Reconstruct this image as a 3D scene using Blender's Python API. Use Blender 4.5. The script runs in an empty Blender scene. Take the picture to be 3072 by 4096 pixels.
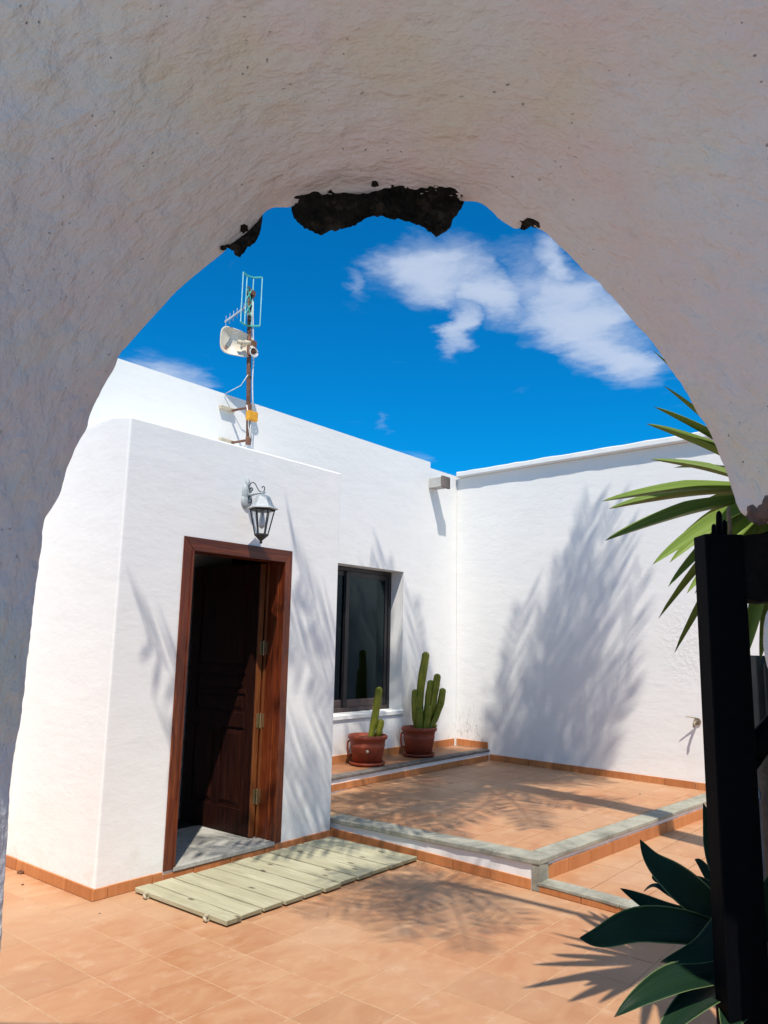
import bpy, bmesh, math, random
import numpy as np
from mathutils import Vector, Matrix, noise
random.seed(7)
PI = math.pi
C = bpy.context.scene.collection
sc = bpy.context.scene

# ------------------------------------------------------------------ camera
FPX, PW, PH = 3077.61, 3072.0, 4096.0
RT = Vector((0.62605, -0.77950, 0.02070)); FW = Vector((0.76697, 0.61952, 0.16719))
FW.normalize(); RT = (RT - FW * RT.dot(FW)).normalized(); UP = RT.cross(FW)
CAMP = Vector((0, 0, 1.5))
cam = bpy.data.cameras.new('camera'); cam_o = bpy.data.objects.new('camera', cam); C.objects.link(cam_o)
cam.sensor_fit = 'HORIZONTAL'; cam.sensor_width = 36.0; cam.lens = 36.0 * FPX / PW
cam.clip_start = 0.05; cam.clip_end = 3000
m = Matrix(((RT.x, UP.x, -FW.x, CAMP.x), (RT.y, UP.y, -FW.y, CAMP.y), (RT.z, UP.z, -FW.z, CAMP.z), (0, 0, 0, 1)))
cam_o.matrix_world = m
sc.camera = cam_o

# ------------------------------------------------------------------ sun, sky, exposure
SUND = Vector((1.077, 1.0, -2.5)).normalized()          # the way the light travels
sl = bpy.data.lights.new('sun', 'SUN'); sl.energy = 4.4; sl.angle = math.radians(0.53); sl.color = (1.0, 0.93, 0.83)
so = bpy.data.objects.new('sun', sl); C.objects.link(so)
so.rotation_euler = SUND.to_track_quat('-Z', 'Y').to_euler()
w = bpy.data.worlds.new('World'); sc.world = w; w.use_nodes = True
sc.view_settings.view_transform = 'Standard'; sc.view_settings.look = 'None'
sc.view_settings.gamma = 1.0; sc.view_settings.use_curve_mapping = False
sc.view_settings.exposure = 0.22
SKY_STRENGTH = 0.12


class N:
    """tiny node helper"""
    def __init__(s, tree): s.t = tree
    def n(s, typ, **kw):
        nd = s.t.nodes.new(typ)
        for k, v in kw.items():
            if k == 'ins':
                for a, b in v.items():
                    if hasattr(b, 'is_output') or isinstance(b, bpy.types.NodeSocket): s.t.links.new(b, nd.inputs[a])
                    else: nd.inputs[a].default_value = b
            else: setattr(nd, k, v)
        return nd
    def math(s, op, a, b=None, c=None, clamp=False):
        nd = s.t.nodes.new('ShaderNodeMath'); nd.operation = op; nd.use_clamp = clamp
        for i, v in enumerate((a, b, c)):
            if v is None: continue
            if isinstance(v, bpy.types.NodeSocket): s.t.links.new(v, nd.inputs[i])
            else: nd.inputs[i].default_value = v
        return nd.outputs[0]
    def vm(s, op, a, b=None, scale=None):
        nd = s.t.nodes.new('ShaderNodeVectorMath'); nd.operation = op
        for i, v in enumerate((a, b)):
            if v is None: continue
            if isinstance(v, bpy.types.NodeSocket): s.t.links.new(v, nd.inputs[i])
            else: nd.inputs[i].default_value = v
        if scale is not None: nd.inputs['Scale'].default_value = scale
        return nd.outputs['Value'] if op in ('DOT_PRODUCT', 'LENGTH') else nd.outputs[0]
    def noise(s, vec, scale, detail=4, rough=0.55, dist=0.0):
        nd = s.t.nodes.new('ShaderNodeTexNoise')
        if vec is not None: s.t.links.new(vec, nd.inputs['Vector'])
        nd.inputs['Scale'].default_value = scale; nd.inputs['Detail'].default_value = detail
        nd.inputs['Roughness'].default_value = rough; nd.inputs['Distortion'].default_value = dist
        return nd.outputs['Fac']
    def ramp(s, fac, stops, interp='LINEAR'):
        nd = s.t.nodes.new('ShaderNodeValToRGB'); s.t.links.new(fac, nd.inputs[0])
        cr = nd.color_ramp; cr.interpolation = interp
        while len(cr.elements) < len(stops): cr.elements.new(0.5)
        for e, (p, c) in zip(cr.elements, stops):
            e.position = p; e.color = (c, c, c, 1) if isinstance(c, (int, float)) else (*c, 1)
        return nd.outputs[0]
    def mix(s, fac, a, b, mode='MIX'):
        nd = s.t.nodes.new('ShaderNodeMix'); nd.data_type = 'RGBA'; nd.blend_type = mode
        for key, v in ((0, fac), (6, a), (7, b)):
            if isinstance(v, bpy.types.NodeSocket): s.t.links.new(v, nd.inputs[key])
            elif key == 0: nd.inputs[0].default_value = v
            else: nd.inputs[key].default_value = (*v, 1)
        return nd.outputs[2]
    def mapr(s, v, a, b, c, d, clamp=True, smooth=False):
        nd = s.t.nodes.new('ShaderNodeMapRange'); nd.clamp = clamp
        if smooth: nd.interpolation_type = 'SMOOTHSTEP'
        s.t.links.new(v, nd.inputs[0])
        for i, x in enumerate((a, b, c, d)): nd.inputs[i + 1].default_value = x
        return nd.outputs[0]


def sky_world():
    t = w.node_tree; t.nodes.clear(); q = N(t)
    sky = q.n('ShaderNodeTexSky', sky_type='NISHITA', sun_disc=False, sun_elevation=math.radians(59.5),
              sun_rotation=math.radians(227.1), altitude=60, air_density=1.0, dust_density=0.25, ozone_density=3.0)
    hs = q.n('ShaderNodeHueSaturation', ins={'Color': sky.outputs[0], 'Saturation': 1.15, 'Value': 1.0, 'Hue': 0.494})
    col = q.mix(1.0, hs.outputs[0], (0.012, 0.70, 1.07), 'MULTIPLY')
    tc = q.n('ShaderNodeTexCoord').outputs['Generated']
    sep = q.n('ShaderNodeSeparateXYZ', ins={0: tc})
    z = q.math('MAXIMUM', sep.outputs[2], 0.04)
    px, py = q.math('DIVIDE', sep.outputs[0], z), q.math('DIVIDE', sep.outputs[1], z)
    pv = q.n('ShaderNodeCombineXYZ', ins={0: px, 1: py}).outputs[0]
    # clouds live on a flat layer overhead, warped by noise
    wn = q.n('ShaderNodeTexNoise', ins={'Vector': pv, 'Scale': 5.0, 'Detail': 5.0, 'Roughness': 0.6})
    warp = q.vm('SCALE', q.vm('SUBTRACT', wn.outputs['Color'], (0.5, 0.5, 0.5)), scale=0.24)
    pw = q.vm('ADD', pv, warp)
    mask = None
    for (cx, cy, ax, ay, bx, by, s) in CLOUDS:
        det = ax * by - ay * bx
        d = q.vm('SUBTRACT', pw, (cx, cy, 0))
        a = q.vm('DOT_PRODUCT', d, (by / det, -bx / det, 0)); b = q.vm('DOT_PRODUCT', d, (-ay / det, ax / det, 0))
        r = q.math('SQRT', q.math('ADD', q.math('MULTIPLY', a, a), q.math('MULTIPLY', b, b)))
        f = q.math('MULTIPLY', q.mapr(r, 1.45, 0.0, 0.0, 1.0, smooth=True), s)
        mask = f if mask is None else q.math('MAXIMUM', mask, f)
    # scattered clouds over the rest of the sky
    big = q.noise(pv, 0.55, 3, 0.5)
    farm = q.mapr(q.vm('LENGTH', q.vm('SUBTRACT', pv, (2.1, 1.2, 0))), 1.6, 3.2, 0.0, 1.0, smooth=True)
    gen = q.math('MULTIPLY', q.mapr(big, 0.46, 0.62, 0.0, 1.0, smooth=True), farm)
    mask = q.math('MAXIMUM', mask, gen)
    fine = q.noise(pw, 4.5, 9, 0.60, 0.2)
    dens = q.math('ADD', mask, q.math('MULTIPLY', q.math('SUBTRACT', fine, 0.5), 0.95))
    dens = q.mapr(dens, 0.14, 0.98, 0.0, 1.0, smooth=True)
    fade = q.mapr(sep.outputs[2], 0.02, 0.16, 0.0, 1.0)
    dens = q.math('MULTIPLY', q.math('MULTIPLY', dens, fade), 0.80)
    col = q.mix(dens, col, CLOUD_COL)
    bg = q.n('ShaderNodeBackground', ins={0: col, 1: SKY_STRENGTH})
    out = q.n('ShaderNodeOutputWorld', ins={0: bg.outputs[0]})


def ray(px, py):
    return RT * ((px - PW / 2) / FPX) - UP * ((py - PH / 2) / FPX) + FW
FH = Vector((math.cos(0.67946), math.sin(0.67946), 0)); LH = Vector((FH.y, -FH.x, 0))
def at(px, py, D):
    """point at forward distance D (metres) seen in direction px, py"""
    r = ray(px, py); return CAMP + r * (D / r.dot(FH))
def loc(lat, D, z): return LH * lat + FH * D + Vector((0, 0, z))

def cl(c, a, b, s):
    f = lambda p: (lambda r: (r.x / r.z, r.y / r.z))(ray(*p))
    c0, a0, b0 = f(c), f(a), f(b)
    return (c0[0], c0[1], a0[0] - c0[0], a0[1] - c0[1], b0[0] - c0[0], b0[1] - c0[1], s)
CLOUDS = [
    cl((1730, 1110), (1985, 1150), (1700, 1250), 1.0),
    cl((1960, 1180), (2170, 1290), (1930, 1280), 0.95),
    cl((1840, 1310), (1930, 1320), (1810, 1450), 0.80),
    cl((1460, 1125), (1530, 1105), (1455, 1185), 0.52),
    cl((2330, 1300), (2620, 1500), (2230, 1440), 0.98),
    cl((2230, 1050), (2330, 1180), (2150, 1120), 0.80),
    cl((2480, 1440), (2700, 1540), (2420, 1530), 0.85),
    cl((2140, 1190), (2290, 1230), (2130, 1280), 0.62),
    cl((680, 1490), (900, 1560), (660, 1545), 0.75),
    cl((1525, 1690), (1560, 1700), (1520, 1735), 0.42),
    cl((1660, 1830), (1740, 1840), (1650, 1860), 0.42),
]
CLOUD_COL = (4.6, 5.2, 6.3)
sky_world()

# ------------------------------------------------------------------ helpers
def tag(o, label=None, cat=None, group=None, kind=None):
    if label: o['label'] = label
    if cat: o['category'] = cat
    if group: o['group'] = group
    if kind: o['kind'] = kind
    return o

def empty(name, loc_, label=None, cat=None, group=None, kind=None):
    o = bpy.data.objects.new(name, None); C.objects.link(o); o.location = loc_
    return tag(o, label, cat, group, kind)

def link(name, me, parent=None, smooth=False):
    o = bpy.data.objects.new(name, me); C.objects.link(o)
    if parent is not None:
        o.parent = parent
        b = parent; off = Vector((0, 0, 0))
        # geometry is modelled in world space: undo the parents' offset
        o.matrix_parent_inverse = parent.matrix_basis.inverted() if parent.parent is None else (parent.parent.matrix_basis @ parent.matrix_parent_inverse @ parent.matrix_basis).inverted()
    if smooth:
        for p in me.polygons: p.use_smooth = True
    return o

def bobj(name, bm, mat, parent=None, smooth=False, bevel=0.0, segs=2):
    if bevel > 0:
        bmesh.ops.remove_doubles(bm, verts=bm.verts, dist=1e-5)
        es = [e for e in bm.edges if len(e.link_faces) == 2 and e.calc_face_angle(0) > 0.6]
        bmesh.ops.bevel(bm, geom=es, offset=bevel, segments=segs, profile=0.5, affect='EDGES', clamp_overlap=True)
    bmesh.ops.recalc_face_normals(bm, faces=bm.faces)
    me = bpy.data.meshes.new(name); bm.to_mesh(me); bm.free()
    me.materials.append(mat)
    return link(name, me, parent, smooth)

def mobj(name, verts, faces, mat, parent=None, smooth=True):
    me = bpy.data.meshes.new(name); me.from_pydata([tuple(v) for v in verts], [], faces); me.update()
    me.materials.append(mat)
    return link(name, me, parent, smooth)

def hexa(bm, pts):
    """8 points: bottom 4 ccw, top 4 ccw"""
    v = [bm.verts.new(p) for p in pts]
    for f in ((3, 2, 1, 0), (4, 5, 6, 7), (0, 1, 5, 4), (1, 2, 6, 5), (2, 3, 7, 6), (3, 0, 4, 7)):
        bm.faces.new([v[i] for i in f])
def box(bm, x0, x1, y0, y1, z0, z1):
    hexa(bm, [(x0, y0, z0), (x1, y0, z0), (x1, y1, z0), (x0, y1, z0), (x0, y0, z1), (x1, y0, z1), (x1, y1, z1), (x0, y1, z1)])
def mkbox(name, x0, x1, y0, y1, z0, z1, mat, parent=None, bevel=0.0, segs=2):
    bm = bmesh.new(); box(bm, x0, x1, y0, y1, z0, z1); return bobj(name, bm, mat, parent, False, bevel, segs)
def obox(bm, o, ax, ay, az, hx, hy, hz):
    """oriented box: centre o, unit axes and half sizes"""
    ax, ay, az = Vector(ax).normalized(), Vector(ay).normalized(), Vector(az).normalized(); o = Vector(o)
    p = [o + ax * (sx * hx) + ay * (sy * hy) + az * (sz * hz) for sz in (-1, 1) for sx, sy in ((-1, -1), (1, -1), (1, 1), (-1, 1))]
    hexa(bm, p)
def tube(bm, pts, rad, n=8, caps=True):
    pts = [Vector(p) for p in pts]; rings = []
    if not isinstance(rad, (list, tuple)): rad = [rad] * len(pts)
    prev = None
    for i, p in enumerate(pts):
        d = (pts[min(i + 1, len(pts) - 1)] - pts[max(i - 1, 0)]).normalized()
        a = prev if prev is not None else (Vector((0, 0, 1)) if abs(d.z) < 0.9 else Vector((1, 0, 0)))
        a = (a - d * a.dot(d))
        if a.length < 1e-4: a = d.orthogonal()
        a.normalize(); prev = a; b = d.cross(a)
        rings.append([bm.verts.new(p + (a * math.cos(2 * PI * k / n) + b * math.sin(2 * PI * k / n)) * rad[i]) for k in range(n)])
    for r0, r1 in zip(rings, rings[1:]):
        for k in range(n): bm.faces.new([r0[k], r0[(k + 1) % n], r1[(k + 1) % n], r1[k]])
    if caps:
        bm.faces.new(rings[0][::-1]); bm.faces.new(rings[-1])
def lathe(bm, o, prof, n=32, axis=None, rot=0.0, sx=1, sy=1):
    """prof: list of (radius, height)"""
    o = Vector(o); rings = []
    for r, h in prof:
        rings.append([bm.verts.new(o + Vector((sx * r * math.cos(rot + 2 * PI * k / n), sy * r * math.sin(rot + 2 * PI * k / n), h))) for k in range(n)])
    for r0, r1 in zip(rings, rings[1:]):
        for k in range(n): bm.faces.new([r0[k], r0[(k + 1) % n], r1[(k + 1) % n], r1[k]])
    bm.faces.new(rings[0][::-1]); bm.faces.new(rings[-1])

# ------------------------------------------------------------------ materials
def mat(name):
    mt = bpy.data.materials.new(name); mt.use_nodes = True; t = mt.node_tree
    b = t.nodes['Principled BSDF']; return mt, N(t), b
def pos(q): return q.n('ShaderNodeTexCoord').outputs['Object']
def setp(b, rough=None, spec=None, metal=None, coat=None):
    if rough is not None: b.inputs['Roughness'].default_value = rough
    if spec is not None: b.inputs['Specular IOR Level'].default_value = spec
    if metal is not None: b.inputs['Metallic'].default_value = metal
    if coat is not None: b.inputs['Coat Weight'].default_value = coat
def bump(q, b, h, dist=0.01, strength=1.0, prev=None):
    nd = q.n('ShaderNodeBump', ins={'Height': h, 'Distance': dist, 'Strength': strength})
    if prev is not None: q.t.links.new(prev, nd.inputs['Normal'])
    q.t.links.new(nd.outputs[0], b.inputs['Normal']); return nd.outputs[0]

def m_plaster():
    mt, q, b = mat('white_plaster'); p = pos(q)
    n1 = q.noise(p, 1.3, 4); n2 = q.noise(p, 9, 5, 0.6)
    c = q.mix(q.mapr(n1, 0.3, 0.7, 0, 1), (0.83, 0.825, 0.80), (0.87, 0.862, 0.835))
    c = q.mix(q.mapr(n2, 0.58, 0.75, 0, 0.5), c, (0.79, 0.785, 0.765))
    sx3 = q.n('ShaderNodeSeparateXYZ', ins={0: p})
    dm = q.vm('LENGTH', q.vm('MULTIPLY', q.vm('SUBTRACT', p, (8.0, 5.08, 0.42)), (1.0, 2.2, 1.5)))
    mold = q.math('MULTIPLY', q.mapr(dm, 0.18, 0.62, 1.0, 0.0), q.mapr(q.noise(q.vm('MULTIPLY', p, (1, 1.2, .35)), 34, 6, 0.72), 0.50, 0.68, 0.0, 0.85))
    c = q.mix(mold, c, (0.13, 0.12, 0.11))
    grime = q.math('MULTIPLY', q.mapr(sx3.outputs[2], 0.05, 0.55, 0.55, 0.0), q.mapr(q.noise(p, 5, 6, .7), 0.5, 0.72, 0, 1))
    c = q.mix(grime, c, (0.66, 0.60, 0.52))
    q.t.links.new(c, b.inputs['Base Color']); setp(b, 0.75, 0.25)
    sc_ = q.vm('MULTIPLY', p, (1, 1, 2.2))
    h = q.math('ADD', q.math('MULTIPLY', q.noise(sc_, 3.5, 3, 0.5), 1.0), q.math('MULTIPLY', q.noise(sc_, 16, 4, 0.6, 0.6), 0.30))
    h = q.math('ADD', h, q.math('MULTIPLY', q.noise(p, 90, 3, 0.6), 0.05))
    rp_ = q.mapr(q.vm('LENGTH', q.vm('MULTIPLY', q.vm('SUBTRACT', p, (7.84, 2.47, 1.55)), (1, 1.6, 1))), 0.15, 0.55, 1.0, 0.0)
    h = q.math('ADD', h, q.math('MULTIPLY', rp_, q.mapr(q.noise(p, 26, 4, .6), .42, .6, 0, .55)))
    bump(q, b, h, 0.012, 0.32); return mt

def m_arch():
    mt, q, b = mat('arch_plaster'); p = pos(q)
    pl = q.n('ShaderNodeCombineXYZ', ins={0: q.math('MULTIPLY', q.vm('DOT_PRODUCT', p, tuple(LH)), 0.80), 1: q.math('MULTIPLY', q.vm('DOT_PRODUCT', p, tuple(FH)), 1.2), 2: q.math('MULTIPLY', q.vm('DOT_PRODUCT', p, (0, 0, 1)), 0.95)}).outputs[0]
    n1 = q.noise(p, 2.2, 3, 0.5, 0.6); n2 = q.noise(q.vm('ADD', p, (7, 3, 1)), 3.1, 3)
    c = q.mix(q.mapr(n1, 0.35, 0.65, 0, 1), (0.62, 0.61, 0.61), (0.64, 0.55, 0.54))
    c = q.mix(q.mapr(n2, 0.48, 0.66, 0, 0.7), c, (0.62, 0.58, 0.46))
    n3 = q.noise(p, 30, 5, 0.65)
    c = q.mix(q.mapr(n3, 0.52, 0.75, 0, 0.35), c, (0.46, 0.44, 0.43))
    vo = q.n('ShaderNodeTexVoronoi', ins={'Vector': q.vm('ADD', p, q.vm('SCALE', q.n('ShaderNodeTexNoise', ins={'Vector': p, 'Scale': 40.0}).outputs['Color'], scale=0.02)), 'Scale': 62.0, 'Randomness': 1.0})
    sepc = q.n('ShaderNodeSeparateColor', ins={0: vo.outputs['Color']})
    thr = q.math('MULTIPLY', q.mapr(sepc.outputs[0], 0.50, 1.0, 0.0, 0.19), q.mapr(q.noise(p, 6, 2), 0.4, 0.6, 0.2, 1.0))
    pit = q.math('SUBTRACT', 1.0, q.math('DIVIDE', vo.outputs['Distance'], q.math('ADD', thr, 0.001)), clamp=True)
    pit = q.math('POWER', pit, 0.5)
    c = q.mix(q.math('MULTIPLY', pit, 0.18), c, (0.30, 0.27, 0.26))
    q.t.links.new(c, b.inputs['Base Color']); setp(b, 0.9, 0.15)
    h = q.math('ADD', q.math('MULTIPLY', q.noise(pl, 17, 4, 0.5, 0.3), 1.0), q.math('MULTIPLY', q.noise(pl, 62, 3, 0.55), 0.30))
    h = q.math('SUBTRACT', h, q.math('MULTIPLY', pit, 0.5))
    bump(q, b, h, 0.017, 1.0); return mt

def m_rock():
    mt, q, b = mat('basalt'); p = pos(q)
    c = q.ramp(q.noise(p, 26, 6, 0.7), [(0.35, (0.006, 0.006, 0.006)), (0.55, (0.028, 0.023, 0.018)), (0.72, (0.10, 0.08, 0.06))])
    c = q.mix(q.mapr(q.noise(p, 13, 4, .7), .54, .66, 0, .8), c, (0.085, 0.062, 0.045))
    q.t.links.new(c, b.inputs['Base Color']); setp(b, 0.95, 0.2)
    bump(q, b, q.noise(p, 90, 6, 0.75), 0.02, 1.0); return mt

def m_tile(name='terracotta', dark=1.0):
    mt, q, b = mat(name); p = pos(q)
    oi = q.n('ShaderNodeObjectInfo').outputs['Random']
    geo = q.n('ShaderNodeNewGeometry').outputs['Position']
    v = q.n('ShaderNodeCombineXYZ', ins={0: q.math('MULTIPLY', oi, 30), 1: q.math('MULTIPLY', oi, 17)}).outputs[0]
    g = q.vm('ADD', geo, v)
    n1 = q.noise(q.vm('MULTIPLY', g, (5, 9, 5)), 1.0, 5, 0.6, 0.8)
    c = q.mix(q.mapr(n1, 0.33, 0.68, 0, 1), (0.43, 0.195, 0.090), (0.49, 0.275, 0.145))
    wide = q.noise(geo, 1.1, 3, 0.5)
    c = q.mix(q.mapr(wide, 0.4, 0.65, 0, 0.55), c, (0.50, 0.315, 0.185))
    tint = q.ramp(oi, [(0.0, (0.92, 0.885, 0.86)), (0.35, (1, .97, .94)), (0.7, (1, 1, 1)), (1.0, (1.03, 1.05, 1.08))])
    c = q.mix(1.0, c, tint, 'MULTIPLY')
    spots = q.noise(geo, 60, 3, 0.6)
    c = q.mix(q.mapr(spots, 0.66, 0.76, 0, 0.5), c, (0.40, 0.16, 0.07))
    dust = q.noise(geo, 7, 6, 0.7)
    c = q.mix(q.mapr(dust, 0.55, 0.8, 0, 0.45), c, (0.66, 0.48, 0.34))
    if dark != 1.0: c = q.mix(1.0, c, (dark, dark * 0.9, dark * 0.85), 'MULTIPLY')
    q.t.links.new(c, b.inputs['Base Color']); setp(b, 0.52, 0.35)
    q.t.links.new(q.mapr(n1, 0.3, 0.7, 0.42, 0.66), b.inputs['Roughness'])
    bump(q, b, q.math('ADD', q.noise(geo, 14, 4), q.math('MULTIPLY', q.noise(geo, 120, 3), 0.12)), 0.003, 0.5); return mt

def m_skirt():
    mt, q, b = mat('skirting_terracotta')
    oi = q.n('ShaderNodeObjectInfo').outputs['Random']; geo = q.n('ShaderNodeNewGeometry').outputs['Position']
    n1 = q.noise(q.vm('MULTIPLY', geo, (26, 26, 3)), 1.0, 4, 0.6)
    c = q.mix(q.mapr(n1, 0.3, 0.7, 0, 1), (0.46, 0.17, 0.055), (0.56, 0.235, 0.09))
    tint = q.ramp(oi, [(0.0, (0.86, 0.82, 0.8)), (1.0, (1.06, 1.08, 1.1))])
    c = q.mix(1.0, c, tint, 'MULTIPLY')
    q.t.links.new(c, b.inputs['Base Color']); setp(b, 0.55, 0.3)
    bump(q, b, q.noise(geo, 40, 4), 0.002, 0.5); return mt

def m_simple(name, col, rough=0.6, spec=0.4, metal=0.0, var=0.15, scale=12.0, bd=0.002, coat=None, col2=None):
    mt, q, b = mat(name); p = pos(q)
    n1 = q.noise(p, scale, 5, 0.6)
    c2 = col2 or tuple(min(1, x * (1 - var * 2)) for x in col)
    c = q.mix(q.mapr(n1, 0.35, 0.68, 0, 1), col, c2)
    q.t.links.new(c, b.inputs['Base Color']); setp(b, rough, spec, metal, coat)
    if bd: bump(q, b, q.noise(p, scale * 4, 4, 0.6), bd, 0.6)
    return mt

def m_wood(name, ca, cb, cc, axis=2, scale=7.0, rough=0.35, spec=0.5, coat=0.0, knots=False, bd=0.0015):
    mt, q, b = mat(name); geo = q.n('ShaderNodeNewGeometry').outputs['Position']
    oi = q.n('ShaderNodeObjectInfo').outputs['Random']
    g = q.vm('ADD', geo, q.n('ShaderNodeCombineXYZ', ins={0: q.math('MULTIPLY', oi, 13), 1: q.math('MULTIPLY', oi, 7), 2: q.math('MULTIPLY', oi, 5)}).outputs[0])
    s = [scale * 6] * 3; s[axis] = scale * 0.45
    n1 = q.noise(q.vm('MULTIPLY', g, tuple(s)), 1.0, 6, 0.62, 1.2)
    s2 = [scale * 1.6] * 3; s2[axis] = scale * 0.2
    n2 = q.noise(q.vm('MULTIPLY', g, tuple(s2)), 1.0, 3, 0.5, 0.5)
    c = q.ramp(n1, [(0.32, ca), (0.52, cb), (0.72, cc)])
    c = q.mix(q.mapr(n2, 0.4, 0.65, 0, 0.6), c, ca)
    if knots:
        vo = q.n('ShaderNodeTexVoronoi', voronoi_dimensions='2D', ins={'Vector': q.vm('MULTIPLY', g, (7.0, 3.2, 0.0)), 'Scale': 1.0})
        k = q.mapr(vo.outputs['Distance'], 0.05, 0.12, 1.0, 0.0)
        sepc = q.n('ShaderNodeSeparateColor', ins={0: vo.outputs['Color']})
        k = q.math('MULTIPLY', k, q.math('GREATER_THAN', sepc.outputs[0], 0.55))
        c = q.mix(q.math('MULTIPLY', k, 0.85), c, (0.10, 0.07, 0.045))
        st = q.noise(geo, 5, 5, 0.65)
        c = q.mix(q.mapr(st, 0.55, 0.8, 0, 0.5), c, (0.30, 0.29, 0.21))
    q.t.links.new(c, b.inputs['Base Color']); setp(b, rough, spec, None, coat)
    if knots:
        nz_ = q.n('ShaderNodeSeparateXYZ', ins={0: q.n('ShaderNodeNewGeometry').outputs['Normal']})
        c = q.mix(q.mapr(nz_.outputs[1], -.9, -.5, 0.75, 0.0), c, (0.20, 0.18, 0.11)); q.t.links.new(c, b.inputs['Base Color'])
    bump(q, b, n1, bd, 0.8); return mt

def m_concrete(name, a, bb, rough=0.85):
    mt, q, b = mat(name); p = q.n('ShaderNodeNewGeometry').outputs['Position']
    c = q.ramp(q.noise(p, 7, 6, 0.7), [(0.3, a), (0.55, bb), (0.8, tuple(x * 1.12 for x in bb))])
    c = q.mix(q.mapr(q.noise(p, 45, 5, 0.7), 0.55, 0.75, 0, 0.5), c, tuple(x * 0.55 for x in a))
    c = q.mix(q.mapr(q.noise(p, 2.6, 5, 0.65), 0.52, 0.68, 0, 0.5), c, tuple(x * 0.5 for x in a))
    q.t.links.new(c, b.inputs['Base Color']); setp(b, rough, 0.25)
    bump(q, b, q.noise(p, 60, 5, 0.65), 0.005, 0.8); return mt

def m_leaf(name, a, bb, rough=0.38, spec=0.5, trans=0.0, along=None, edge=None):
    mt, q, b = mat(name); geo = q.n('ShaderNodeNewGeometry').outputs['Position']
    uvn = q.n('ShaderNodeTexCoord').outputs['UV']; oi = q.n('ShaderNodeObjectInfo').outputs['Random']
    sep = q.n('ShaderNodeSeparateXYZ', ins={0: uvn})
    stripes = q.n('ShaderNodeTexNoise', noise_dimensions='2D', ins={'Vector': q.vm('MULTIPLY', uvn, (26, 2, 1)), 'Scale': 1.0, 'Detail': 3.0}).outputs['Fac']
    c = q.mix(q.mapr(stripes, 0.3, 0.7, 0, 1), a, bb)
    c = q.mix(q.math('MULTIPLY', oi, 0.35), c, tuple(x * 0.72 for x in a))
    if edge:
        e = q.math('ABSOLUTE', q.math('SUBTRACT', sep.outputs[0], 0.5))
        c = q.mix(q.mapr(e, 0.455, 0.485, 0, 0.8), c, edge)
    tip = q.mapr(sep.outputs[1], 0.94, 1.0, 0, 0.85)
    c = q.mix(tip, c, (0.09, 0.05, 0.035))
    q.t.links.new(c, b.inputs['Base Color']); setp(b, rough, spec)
    if trans:
        tr = q.n('ShaderNodeBsdfTranslucent', ins={'Color': q.mix(1.0, c, (1.0, 1.25, 0.5), 'MULTIPLY')})
        mx = q.n('ShaderNodeMixShader', ins={0: trans, 1: b.outputs[0], 2: tr.outputs[0]})
        q.t.links.new(mx.outputs[0], q.t.nodes['Material Output'].inputs[0])
    bump(q, b, stripes, 0.001, 0.5); return mt

def m_glass(name, tint=(0.95, 0.97, 0.97), dark=0.0):
    mt, q, b = mat(name)
    t = q.t; gl = q.n('ShaderNodeBsdfGlossy', ins={'Color': (0.62, 0.85, 0.92, 1) if dark == 0 else (0.9, 0.95, 1, 1), 'Roughness': 0.02})
    tr = q.n('ShaderNodeBsdfTransparent', ins={'Color': (*tint, 1)})
    fr = q.n('ShaderNodeFresnel', ins={0: 1.5 if dark == 0 else 1.18})
    f = q.mapr(fr.outputs[0], 0.0, 1.0, dark, 1.0 if dark == 0 else .10)
    mx = q.n('ShaderNodeMixShader', ins={0: f, 1: tr.outputs[0], 2: gl.outputs[0]})
    t.links.new(mx.outputs[0], t.nodes['Material Output'].inputs[0]); return mt

PLASTER = m_plaster(); ARCH = m_arch(); ROCK = m_rock(); TILE = m_tile(); TILE_D = m_tile('terracotta_dark', 0.72); SKIRT = m_skirt()  # TILE_D: darker copy of the terracotta, laid on the ledge
GROUT = m_simple('grout', (0.56, 0.375, 0.225), 0.9, 0.2, scale=30)
STONE = m_concrete('grey_slab', (0.24, 0.235, 0.19), (0.37, 0.36, 0.29))
STONE_D = m_concrete('dark_slab', (0.10, 0.095, 0.085), (0.20, 0.17, 0.15))
CONC = m_concrete('bare_concrete', (0.28, 0.27, 0.24), (0.38, 0.37, 0.33))
MAHOG = m_wood('varnished_wood', (0.075, 0.014, 0.006), (0.17, 0.034, 0.010), (0.30, 0.080, 0.016), 2, 6, 0.35, 0.35, 0.12)
MAHOG_X = m_wood('varnished_wood_head', (0.06, 0.014, 0.007), (0.13, 0.030, 0.012), (0.20, 0.05, 0.016), 0, 6, 0.35, 0.35, 0.1)
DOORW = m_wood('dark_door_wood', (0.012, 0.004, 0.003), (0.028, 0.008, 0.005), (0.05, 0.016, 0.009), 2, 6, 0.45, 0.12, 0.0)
PLANKW = m_wood('weathered_plank', (0.36, 0.335, 0.215), (0.46, 0.435, 0.295), (0.53, 0.505, 0.36), 1, 6, 0.8, 0.2, 0.0, True, 0.004)
ORANGEW = m_wood('bare_orange_wood', (0.13, 0.038, 0.012), (0.23, 0.075, 0.02), (0.33, 0.13, 0.04), 2, 6, 0.5, 0.3)
BRASS = m_simple('dull_brass', (0.42, 0.34, 0.18), 0.45, 0.5, 0.8, scale=60)
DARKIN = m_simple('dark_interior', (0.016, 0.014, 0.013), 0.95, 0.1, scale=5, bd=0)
ALU = m_simple('dark_frame_metal', (0.017, 0.014, 0.016), 0.35, 0.5, 0.0, scale=20, bd=0)
SILLF = m_simple('lighter_frame_metal', (0.085, 0.06, 0.058), 0.6, 0.3, 0.0, scale=20, bd=0)  # lighter, browner metal for the bottom rails
GLASS = m_glass('window_glass', (0.30, 0.42, 0.46), 0.0)
LGLASS = m_glass('lantern_glass', (0.965, 0.98, 0.98), 0.03)
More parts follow.
